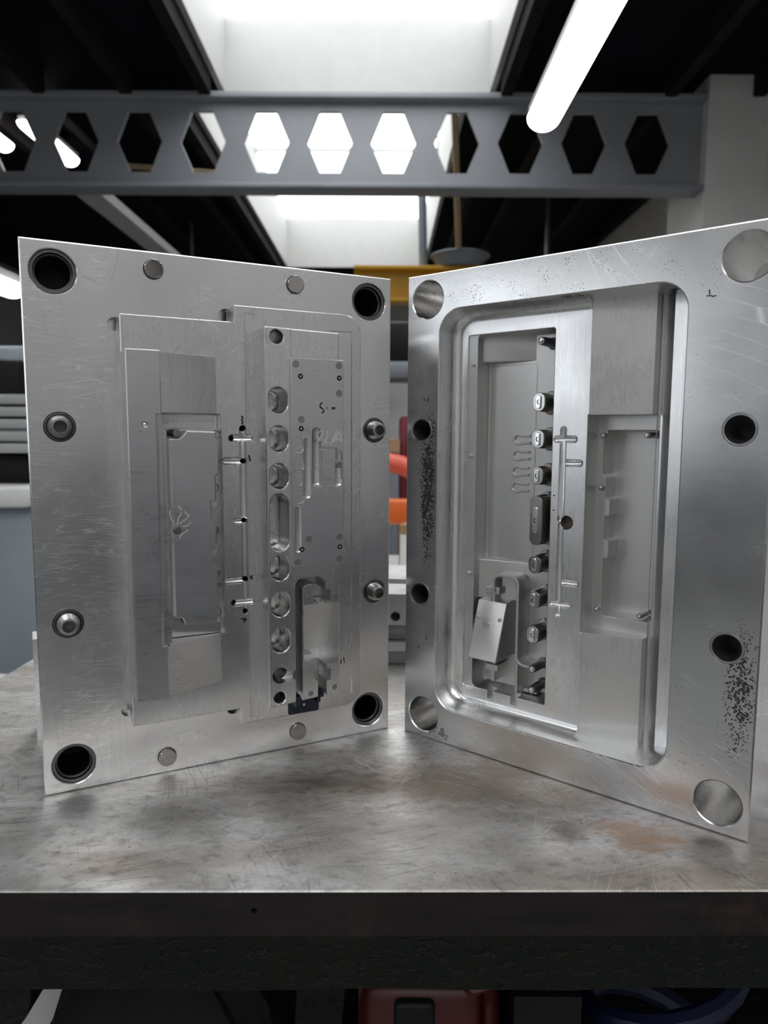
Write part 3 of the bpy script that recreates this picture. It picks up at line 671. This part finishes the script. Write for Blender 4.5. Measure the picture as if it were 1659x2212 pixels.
# --- ink marks and smears
ribbon('marker_stroke', [[(126.3, 243), (127.3, 241.6), (126.2, 240.4), (127.4, 239.2), (126.4, 238.2), (127.2, 237.6)]], 1.2, 20, M['ink'], LH)
ribbon('marker_stroke', [[(131.0, 217.4), (131.5, 215), (131.9, 213.2)]], .9, 20, M['ink'], LH)
ribbon('marker_stroke', [[(130.2, 136), (131.4, 134.9), (132.4, 133.6)], [(130.6, 133.5), (131.4, 134.9), (132.2, 136.3)]], .7, 20, M['ink'], LH)
ribbon('marker_stroke', [[(123.6, 107.3), (125.6, 106.8), (127.6, 105.8)], [(126.6, 107.8), (126.0, 106.0), (125.9, 104.4)]], 1.1, 20, M['ink'], LH)
def fm(x, y): return (153 + (x - 603) * (1 / 20.85), 275.8 - (y - 838) / 23.0)
ribbon('marker_stroke', [[fm(1032, 1385), fm(1000, 1415), fm(998, 1450), fm(1040, 1490), fm(1055, 1520), fm(1020, 1545)]], 1.0, WF, M['ink'], LH)
ribbon('marker_stroke', [[fm(1090, 1465), fm(1100, 1455), fm(1113, 1465), fm(1105, 1482), fm(1090, 1475)]], .35, WF, M['ink'], LH)
ribbon('marker_stroke', [[fm(1165, 1470), fm(1190, 1455), fm(1222, 1462)], [fm(1170, 1478), fm(1218, 1478)]], .8, WF, M['ink'], LH)
ribbon('white_smear', [[fm(985, 1840), fm(1000, 1815), fm(1025, 1808), fm(1035, 1840), fm(1015, 1880), fm(980, 1940), fm(945, 2005)], [fm(1000, 1900), fm(1015, 1940), fm(960, 1975)],
                       [fm(1110, 1800), fm(1098, 1830), fm(1105, 1880), fm(1085, 1935), fm(1050, 1985)], [fm(1060, 1935), fm(1090, 1960), fm(1075, 2005)],
                       [fm(1240, 1805), fm(1225, 1860), fm(1190, 1930), fm(1150, 2010)], [fm(1280, 1810), fm(1240, 1900), fm(1185, 1985)], [fm(1280, 1810), fm(1300, 1880), fm(1325, 1990)], [fm(1235, 1930), fm(1300, 1950)]], 1.0, WF, M['grease'], LH)
ribbon('marker_stroke', [[(197.6, 68.6), (197.0, 66.9), (196.8, 65)], [(199.3, 70), (199.5, 67.5), (199.9, 65.6)]], .7, 19.45, M['ink'], LH)
def em(x, y): return (75.5 + (x - 298) * .0402, 172.8 - (y - 1912) * .0412)
ribbon('white_smear', [[em(290, 1580), em(270, 1650), em(300, 1750), em(345, 1830)], [em(430, 1530), em(400, 1570), em(450, 1590)], [em(440, 1640), em(390, 1740), em(370, 1830)],
                       [em(480, 1620), em(550, 1700), em(480, 1760), em(400, 1810)], [em(580, 1780), em(540, 1840), em(450, 1850)], [em(540, 1900), em(440, 1960), em(390, 2040)]], .55, 47, M['grease'], LH)
# ================================================================== right mould half (cavity side)
RH = empty('mould_half', (.072 * .2311, 2.321 * .2311, 0), R(-38.55), 'right aluminium mould half with deep rounded pocket and spark-eroded cavities', 'mould')
TH = 76
RHO = [(18.1, 328.2), (228.5, 327.7), (18.2, 18.3), (228.6, 18.2)]
RTA = [(14.0, 234.7), (13.9, 111.6), (229, 235), (229, 111.4)]
def pk(i, du=0, n=9): return rrect(28.7 + i, 198.3 - i + du, 26.8 + i, 319.5 - i, 17 - i * .8, n)
POCK = pockets([(pk(-1.0), .3), (pk(0), -.7), (pk(0), -11), (pk(.6), -14.5), (pk(2.2), -17.6), (pk(4.6), -19.4), (pk(7.5), -20)])
rmp = [(133.9, -.8), (133.9, -20.1), (171.7, -29.6), (172.6, -37.8), (174.0, -38.2), (176.5, -37.6), (179.5, -35.8), (181, -34.6), (197.9, -33.6), (198.25, -30), (198.25, -.8)]
rv = rrect(100, 198.3, 27.2, 319.2, 16.8, 9)
# the ramp and slot cutter keeps the pocket's rounded corners
def ramp_cutter():
    tmp = bpy.data.objects.new('t', mesh_from('t', *alongv(rmp, 20, 330))); COL.objects.link(tmp)
    c = bpy.data.objects.new('t2', mesh_from('t2', *prism(rv, -60, 10))); COL.objects.link(c)
    md = tmp.modifiers.new('b', 'BOOLEAN'); md.operation = 'INTERSECT'; md.object = c; md.solver = SOLVER
    bpy.context.view_layer.update(); me = bpy.data.meshes.new_from_object(tmp.evaluated_get(bpy.context.evaluated_depsgraph_get()))
    r = ([tuple(v.co) for v in me.vertices], [tuple(p.vertices) for p in me.polygons])
    for o in (tmp, c): d = o.data; bpy.data.objects.remove(o); bpy.data.meshes.remove(d)
    bpy.data.meshes.remove(me); return r
FL = -37.4
cut = [chole(u, v, 13.2, -90, 0, .7, 56) for u, v in RHO] + [cyl(u, v, 9.3, -30, 5, 40) for u, v in RTA]
cut += [POCK, ramp_cutter()]
# left cavity: shallow ledge, deep floor
cut += [pockets([(rrect(40.3, 109.0, 41.1, 303.5, 2.0, 4), -19.9), (rrect(40.8, 108.5, 41.6, 303, 1.5, 4), -20.4), (rrect(40.8, 108.5, 41.6, 303, 1.5, 4), -20.9)]), pockets([(rrect(47.9, 108.5, 41.6, 303, (4, .5, 1, 2.5), 5), -19.5), (rrect(48.3, 108.5, 41.7, 302.9, (4, .5, 1, 2.5), 5), -21.2), (rrect(49.0, 108.5, 42.6, 302.4, (4, .5, 1, 2.5), 5), FL + 1.5), (rrect(50.2, 108.5, 43.6, 301.6, (4, .5, 1, 2.5), 5), FL)])]
cut += [prism(rect(62.3, 67.0, 35.4, 45), -28, 0), prism(rect(81.7, 86.8, 35.4, 45), -28, 0)]
# right cavity: box, then the stepped deep floor
cut += [pockets([(rect(132.8, 172.4, 98.4, 245.5), -19.8), (rect(133.4, 172.4, 99.0, 244.9), -20.5), (rect(133.4, 172.4, 99.0, 244.9), -37.5)])]
inn = [(173.9, 109.1), (140.8, 108.8), (140.2, 147.9), (143.7, 148.9), (143.8, 160.1), (140.3, 160.8), (140.3, 177.0), (143.6, 177.5), (143.7, 188.4), (140.3, 189.4), (140.2, 203.5), (137.9, 205.3), (137.7, 228.0), (139.2, 229.6), (140.1, 231.5), (140.1, 234.9), (173.9, 234.7)]
cut += [pockets([(inset(inn, -.6), -37.2), (inn, -37.95), (inn, -54)])]
# runners, sprue hole
cut += [capsule_v(116.5, 172, 237.5, -20, 2.4), capsule_v(116.6, 106.5, 173, -20, 2.1), capsule_u(228.8, 109.4, 126.7, -20, 2.5), capsule_u(212.9, 116, 131, -20, 2.5), capsule_u(131.5, 117, 131, -20, 2.4), capsule_u(115.7, 109.4, 126.5, -20, 2.4),
        cyl(120.5, 172.6, 4.9, -60, 5, 36)]
plate = csg('plate', cprism(rect(0, 246, 0, 346), -TH, 0, .9), cut, (), [M['alu_r'], M['edm'], M['alu_r2'], M['polish']], RH)
for p in plate.data.polygons:
    c = p.center; u, w, v = c.x * 1000, -c.y * 1000, c.z * 1000; nw = -p.normal.y
    if -75.5 < w < -.5 and any((u - a) ** 2 + (v - b) ** 2 < 182 for a, b in RHO): p.material_index = 3
    elif 40.5 < u < 108.7 and 41.3 < v < 303.2 and -45 < w < -20.3: p.material_index = 1
    elif 133.2 < u < 174.2 and 98.8 < v < 245.1 and -56 < w < -20.2 and not (nw > .5 and w > -36): p.material_index = 1
    elif 28 < u < 199 and 26 < v < 320 and -40 < w < -.5 and abs(p.normal.x) + abs(p.normal.z) < 1.99: p.material_index = 2
for i, (u, v) in enumerate(RTA):
    if i == 0:
        k0 = csg('taper_bush', lathe(0, 0, [(9.25, -28), (9.25, -.2), (9.0, .15), (8.0, .15)], 40), [lathe(0, 0, [(4.6, -26), (4.6, -12), (7.9, -.2), (7.9, 5)], 40)], (), M['bush'], RH)
        k0.location = Vector(P(u, v, 0)); k0['label'] = 'dark steel taper bush'; obj('bore_end', cyl(0, 0, 4.55, -25.9, -22, 24), M['hole'], k0)
    else:
        k = share('taper_bush', k0, RH, u - RTA[0][0], v - RTA[0][1])
        for c in k0.children: d = c.copy(); COL.objects.link(d); d.parent = k
# end pieces left in the bottoms of the spark-eroded cavity: ramped blocks above and below the flat floor
obj('cavity_ramp', bevelled(alongv([(47.5, FL - 2.5), (88, FL - 2.5), (88, FL - .4), (47.5, -27.8)], 284.0, 303.6), .7), M['edm'], RH, 20)
obj('cavity_ramp', bevelled(alongv([(47.5, FL - 2.5), (88, FL - 2.5), (88, FL - .4), (47.5, -27.8)], 109, 138.8), .7), M['edm'], RH, 20)
obj('cavity_panel', prism(rrect(50.6, 87.6, 140.5, 281.8, 2.0, 5), FL - 1, FL + .35), M['edm'], RH)
# keyhole ribs
for i, (u, v) in enumerate(((74.2, 228.4), (73.9, 216.9), (73.7, 205.3), (73.6, 193.7))):
    if i == 0:
        pts = [(83.9 - 74.2, 2.5), (4.4, 2.5)] + [(3.5 * math.cos(R(a)), 3.5 * math.sin(R(a))) for a in range(48, 313, 15)] + [(4.4, -2.5), (83.9 - 74.2, -2.5)]
        ol = offset_path(pts, .85); inner = offset_path(pts, .5)
        h0 = obj('keyhole_rib', pockets([(ol, FL), (ol, FL + 1.5), (inner, FL + 1.95)]), M['edm'], RH); h0.location = Vector(P(u, v, 0))
    else: share('keyhole_rib', h0, RH, u - 74.2, v - 228.4)
# oval core pins that shape the buttons
PT = -18.0
def oval_pin(v0, v1, b0, b1, name):
    uc, hw = 98.8, 4.4
    def o(d, w): return (rrect(uc - hw - d, uc + hw + d, v0 - d, v1 + d, hw + d - .02, 8), w)
    m = csg(name, pockets([o(2.6, FL - .5), o(1.6, FL + .6), o(1.1, FL + 2.2), o(.8, FL + 4), o(.12, PT - .35), o(-.2, PT)]), (), (), M['steel'], RH, 40)
    t = obj('tip', pockets([(rrect(uc - 1.75, uc + 1.75, b0, b1, 1.73, 7), PT - .5), (rrect(uc - 1.75, uc + 1.75, b0, b1, 1.73, 7), PT + 1.1), (rrect(uc - 1.45, uc + 1.45, b0 + .3, b1 - .3, 1.43, 7), PT + 1.4)]), M['bright'], m)
    vm = (b0 + b1) / 2
    ribbon('marker_stroke', [[(uc + .3, vm + 1.5), (uc - .5, vm + .1), (uc - .1, vm - 1.2), (uc + .9, vm - 1.6)]], .7, PT + 1.4, M['ink'], m)
    return m
for c in (254.0, 228.8, 203.7, 141.5, 116.6, 91.3): oval_pin(c - 6.2, c + 6.2, c - 4.7, c + 4.7, 'button_core')
oval_pin(155.4, 189.8, 164, 182, 'button_core')
for (u, v, r, tw) in ((99.1, 294.9, 2.7, PT), (98.9, 66.1, 2.7, PT), (99.0, 50.8, 2.9, PT)):
    p = obj('core_pin', lathe(u, v, [(4.6, FL - .4), (3.8, FL + .8), (3.3, FL + 2.5), (r, tw - .8), (r - .5, tw)]), M['dark'], RH)
    obj('tip', lathe(u, v, [(1.6, tw - .5), (1.6, tw + .5), (1.2, tw + .7)], 20), M['bright'], p)
# ledge bumps
for u, v in ((44.3, 282.3), (43.8, 215.9), (44.1, 128.5), (44.6, 62.6)):
    obj('ledge_bump', lathe(u, v, [(1.55, -21), (1.55, -19.3), (1.3, -19)], 20), M['edm'], RH)
# wedge that forms the motor bay
wv0, wv1 = 68.2, 109.4
wd = obj('wedge_block', bevelled(alongu([(wv0, FL - 1), (wv1 + 1.2, FL - 1), (wv1, -22), (wv0, -7.6)], 52.2, 75.6), .55), M['edm'], RH, 20)
sl = (22 - 7.6) / (wv1 - wv0)
def face_w(v): return -7.6 - sl * (v - wv0)
for u, v, r in ((54.0, 97.4, 1.45), (62.8, 93.2, 3.0), (73.0, 97.6, 1.45)):
    obj('bump', lathe(u, v, [(r, face_w(v) - 1.5), (r, face_w(v) + .9), (r - .3, face_w(v) + 1.1)], 24), M['edm'], wd)
# hook rib and terminals
hook = [(65.2, 117), (65.2, 124.4)] + arcp(70.4, 124.6, 5.2, 175, 95, 6) + arcp(79.0, 123.9, 5.9, 88, 0, 7) + [(84.9, 110), (84.9, 72)] + arcp(90.2, 71.6, 5.3, 190, 262, 6) + [(97.6, 66.0)]
o1, o2, o3 = offset_path(hook, 1.0), offset_path(hook, .8), offset_path(hook, 1.9)
obj('hook_rib', pockets([(o3, FL - .5), (offset_path(hook, 1.35), FL + 1.2), (o1, FL + 3), (o1, -21.4), (o2, -21)]), M['edm'], RH, 40)
obj('foot_rib', cprism(rect(83.9, 85.9, 43.8, 67), FL - .5, -21.6, .4), M['edm'], RH)
csg('side_wall', prism(rect(86, 97, 43.5, 46.2), FL - .5, -31), (), (), M['edm'], RH)
t1 = obj('terminal', cprism(rect(57.2, 68.5, 114.7, 119.7), FL - .5, -23.5, .4), M['edm'], RH)
obj('stem', cprism(rect(63.0, 65.4, 108, 114.8), FL - .5, -22.6, .4), M['edm'], t1)
t2 = obj('terminal', cprism(rect(58.0, 68.6, 56.3, 61.2), FL - .5, -23.5, .4), M['edm'], RH)
obj('stem', cprism(rect(63.2, 65.7, 48.3, 56.4), FL - .5, -23.6, .4), M['edm'], t2)
obj('stem', cprism(rect(63.2, 65.7, 61.0, 69), FL - .5, -24.5, .4), M['edm'], t2)
M['plug'] = plain('brown_plug', (.10, .075, .055), .5, var=.5, vscale=400)
obj('sprue_plug', cyl(120.5, 172.6, 4.85, -40, -27, 30), M['plug'], RH)
# stepped pins of the right cavity
for u, v, b in ((138.1, 231.5, -37.6), (167.2, 231.7, -54), (137.9, 196.6, -37.6), (138.1, 113.2, -37.6), (167.3, 112.6, -54)):
    s = obj('step_pin', lathe(u, v, [(2.0, b), (2.0, -36.2), (1.7, -35.8), (1.65, -34.4), (1.3, -34.0)], 24), M['steel'], RH)
    obj('tip', lathe(u, v, [(.75, -34.5), (.75, -33.2), (.5, -33)], 16), M['bright'], s)
# ink on the face
def rib(st, w, wd_=.6): ribbon('marker_stroke', st, wd_, w, M['ink'], RH)
rib([[(209.4, 312.5), (209.7, 309.6)], [(208, 309.2), (211.0, 308.9)], [(210.8, 308.4), (213.2, 308.8)]], 0, .7)
rib([[(13.4, 71.6), (11.8, 69.9), (14.6, 69.4)]], 0, .45)
rib([[(19.8, 80.5), (20.6, 78.4), (20.0, 76.8)]], 0, .4)
rib([[(19.5, 258), (18.6, 255)], [(15.5, 257.5), (16.6, 256.2)]], 0, .8)
for v in (190.5, 180.5): rib([[(110.4, v), (111.8, v + .2)]], -20, .8)
# ink blots on the pocket's upper wall
for u0, u1, w in ((119, 126, -4), (120, 125.5, -8.5), (128, 131.5, -4.5), (128.5, 132, -8.6)):
    obj('ink_blot', loft([[P(u0, 319.52, w - 1.1), P(u1, 319.52, w - 1.3), P(u1 + .6, 319.52, w + .6), P(u0 + 1, 319.52, w + 1.1)], [P(u0, 319.44, w - 1.1), P(u1, 319.44, w - 1.3), P(u1 + .6, 319.44, w + .6), P(u0 + 1, 319.44, w + 1.1)]]), M['ink'], RH)
# ================================================================== things behind the bench
M['yellow'] = plain('yellow_paint', (.62, .33, .012), .4)
M['bluegrey'] = plain('blue_grey_paint', (.30, .35, .39), .45, var=.12, vscale=4)
M['greyp'] = plain('grey_plastic', (.20, .23, .27), .5)
M['tray'] = plain('pale_tray', (.42, .43, .43), .5)
M['white'] = plain('white_paint', (.72, .73, .72), .5)
M['timber'] = plain('pale_timber', (.42, .32, .17), .6)
M['card'] = plain('brown_cardboard', (.36, .22, .12), .8)
M['orange'] = plain('orange_paint', (.75, .14, .02), .4)
M['salmon'] = plain('salmon_plastic', (.70, .12, .07), .4)
M['maroon'] = plain('maroon_paint', (.17, .012, .028), .4)
M['mill'] = metal('rough_milled_steel', (.52, .52, .52), .42, (300, 300, 300), .1, patch=.15, bev=.0008)
# steel blocks on the bench, seen through the gap between the mould halves
t = empty('steel_block', (.02, .70, 0), R(-4), 'rough steel block with drilled hole seen through the gap on the bench', 'block')
csg('body', box(-.075, .085, 0, .16, .040, .072), [loft([[(-.008 + .0048 * math.cos(2 * math.pi * k / 20), y, .049 + .0048 * math.sin(2 * math.pi * k / 20)) for k in range(20)] for y in (-.01, .03)]), box(-.09, .1, .05, .075, .066, .08)], (), M['mill'], t)
tag(bbox('parallel_bar', (-.06, .105, .695, .72, .0141, .0239), M['mill'], None, .0006), 'flat ground bar lying under the drilled steel block', 'metal bar')
tag(bbox('base_bar', (-.055, .10, .70, .80, 0, .0139), M['dark'], None, .001), 'dark steel base bar on the bench under the blocks', 'metal bar')
tag(bbox('spacer_bar', (-.05, .095, .706, .80, .0241, .0399), M['dark'], None, .001), 'dark spacer bar between flat bar and drilled block', 'metal bar')
# second bench farther back with odds and ends
t = empty('rear_bench', (.1, 1.9, FZ), 0, 'white topped rear bench behind the gap between the mould halves', 'workbench')
bbox('top', (-.7, .75, -.35, .4, .70, .74), M['white'], t, .004)
for x in (-.66, .68):
    for y in (-.31, .33): obj('leg', box(x, x + .05, y, y + .05, 0, .70), M['bluegrey'], t)
RBZ = FZ + .74
t = empty('cardboard_box', (.12, 1.72, RBZ), R(-22), 'brown cardboard box with white label on the rear bench', 'box')
bbox('carton', (-.09, .10, 0, .15, 0, .17), M['card'], t, .003)
obj('shipping_label', box(-.085, .02, -.002, -.0005, .035, .145), M['paper'], t)
t = empty('orange_clamp', (.03, 1.98, RBZ), 0, 'bright orange clamp lying above the cardboard box on the rear bench', 'clamp')
bbox('jaw', (-.12, .20, 0, .06, .14, .21), M['orange'], t, .012)
obj('foot', box(-.10, -.04, 0, .06, 0, .145), M['orange'], t)
obj('screw', tube([(.16, .03, 0), (.16, .03, .145)], .012), M['steel'], t)
t = empty('salmon_hand_grip', (.05, 2.16, RBZ), 0, 'salmon red curved tool grip above the orange clamp', 'tool')
obj('grip', tube([(-.20, 0, .315), (-.10, 0, .32), (0, 0, .30), (.08, 0, .265), (.14, 0, .20)], [.022, .028, .03, .026, .016]), M['salmon'], t)
obj('stand', tube([(.14, 0, 0), (.14, 0, .2)], .012), M['blackp'], t)
t = empty('maroon_cabinet', (.42, 2.6, FZ), 0, 'maroon steel tool cabinet behind the right mould half', 'cabinet')
bbox('body', (-.36, .4, 0, .4, 0, 1.20), M['maroon'], t, .008)
for k in range(4):
    d = bbox('drawer', (-.34, .38, -.012, -.001, .08 + k * .28, .32 + k * .28), M['maroon'], t, .003)
    obj('handle', box(-.2, .24, -.03, -.013, .28 + k * .28, .30 + k * .28), M['steel'], d)
t = empty('white_screen_panel', (.1, 3.4, FZ), 0, 'white partition panel standing far behind the gap', 'panel')
bbox('board', (-.9, .42, 0, .03, .12, 1.40), M['white'], t, .004)
for x in (-.85, .35): obj('foot', box(x, x + .05, -.15, .18, 0, .125), M['greyp'], t)
t = empty('brown_shelf_board', (.16, 2.5, FZ), 0, 'brown board shelf between maroon cabinet and rear bench', 'shelf')
bbox('board', (-.5, -.105, 0, .22, 1.07, 1.115), M['card'], t)
for x in (-.49, -.14): obj('upright', box(x, x + .03, .05, .17, 0, 1.07), M['greyp'], t)
t = empty('dark_machine_head', (.05, 3.0, FZ), 0, 'black machine head under the yellow crane beam', 'machine')
bbox('housing', (-.3, .3, 0, .25, 1.43, 1.60), M['blackp'], t, .02)
bbox('cover', (-.25, .08, -.03, .22, 1.36, 1.435), M['greyp'], t, .02)
obj('column', box(-.28, -.20, .05, .24, 0, 1.44), M['blackp'], t)
# yellow crane beam, bucket and pole up in the roof space
t = empty('crane_beam', (.5, 5.2, 1.15), 0, 'yellow painted crane beam behind the mould halves', 'crane beam')
bbox('top_flange', (-.72, 1.35, -.08, .08, .235, .262), M['yellow'], t, .004)
bbox('web', (-.72, 1.35, -.012, .012, .04, .236), M['yellow'], t)
bbox('bottom_flange', (-.72, 1.35, -.08, .08, .015, .041), M['yellow'], t, .004)
t = empty('grey_bucket', (.53, 5.2, 1.413), 0, 'grey plastic tub standing on the yellow crane beam', 'tub')
csg('wall', turned(0, 0, [(.15, 0), (.19, .055), (.20, .08)]), [turned(0, 0, [(.14, .01), (.185, .06), (.19, .1)])], (), M['greyp'], t)
obj('rim', loft([[( (.203 + .008 * math.cos(b)) * math.cos(a), (.203 + .008 * math.cos(b)) * math.sin(a), .078 + .008 * math.sin(b)) for b in [2 * math.pi * k / 8 for k in range(8)]] for a in [2 * math.pi * k / 32 for k in range(32)]]), M['greyp'], t)
tag(obj('wooden_pole', tube([(.52, 5.16, 1.43), (.375, 4.09, 1.985)], .02), M['timber']), 'pale wooden pole standing in the tub and leaning on the castellated beam', 'pole')
t = empty('timber_lath', (-.6, 4.33, 1.73), 0, 'long pale timber lath seen through the beam openings', 'lath')
obj('lath', tube([(-1.05, .02, .07), (.2, 0, -.03), (.95, -.02, -.05)], .016), M['timber'], t)
for x, z in ((-1.0, .08), (.9, -.04)): obj('cord', tube([(x, .0, z), (x, .0, CZ - 1.73)], .004, 6), M['wire'], t)
tag(obj('drop_rod', tube([(.27, 5.2, 1.413), (.25, 5.2, CZ)], .03), M['greyp']), 'grey drop rod from the roof down to the crane beam', 'rod')
tag(obj('roof_conduit', tube([(1.30, 5.9, 1.2), (1.30, 5.9, CZ)], .02), M['wire']), 'thin grey conduit hanging from the dark roof before the right wall', 'conduit')
# machines and shelves at the left edge
t = empty('milling_machine', (-1.12, 1.95, FZ), R(4), 'blue grey machine cabinet at the left edge behind the bench', 'machine')
bbox('cabinet', (-.55, .20, 0, .5, .28, .93), M['bluegrey'], t, .02)
bbox('base', (-.5, .14, .05, .48, 0, .285), M['blackp'], t, .01)
bbox('table_ledge', (-.6, .16, -.06, .52, .93, .985), M['white'], t, .01)
bbox('control_box', (-.4, .12, .1, .4, .985, 1.07), M['blackp'], t, .01)
for k in range(5):
    tag(bbox('paper_tray', (-1.60, -.955 - .006 * (k % 2), 2.0, 2.4, FZ + 1.075 + k * .034, FZ + 1.102 + k * .034), M['tray'], None, .004), ['lowest', 'second lowest', 'middle', 'second highest', 'topmost'][k] + ' pale tray of the stack on the left machine', 'tray', 'stacked trays on the machine')
t = empty('grey_machine_tower', (-1.55, 2.9, FZ), 0, 'tall dark grey machine column far at the left edge', 'machine')
bbox('column', (-.5, .155, 0, .5, 0, 1.48), M['greyp'], t, .02)
bbox('head', (-.4, .12, -.08, .4, 1.20, 1.42), M['blackp'], t, .02)
obj('stop_button', turned(0, 0, [(.022, 0), (.03, .012), (.03, .022), (.01, .034)]), M['salmon'], t).matrix_local = Matrix.Translation((.115, -.082, 1.24)) @ Matrix.Rotation(R(90), 4, 'X')
batten(-1.56, 2.62, 3.08, .84, 'bright LED batten low at the left edge beyond the machine column', True, .06, (0,))
t = empty('white_crate', (-.83, 1.32, FZ), R(-8), 'white plastic crate beside the bench at the lower left', 'crate')
csg('tub', box(-.25, .22, -.16, .16, 0, .58), [box(-.235, .205, -.145, .145, .02, .7)], (), M['white'], t)
bbox('lid', (-.26, .23, -.17, .17, .582, .615), M['white'], t, .008)
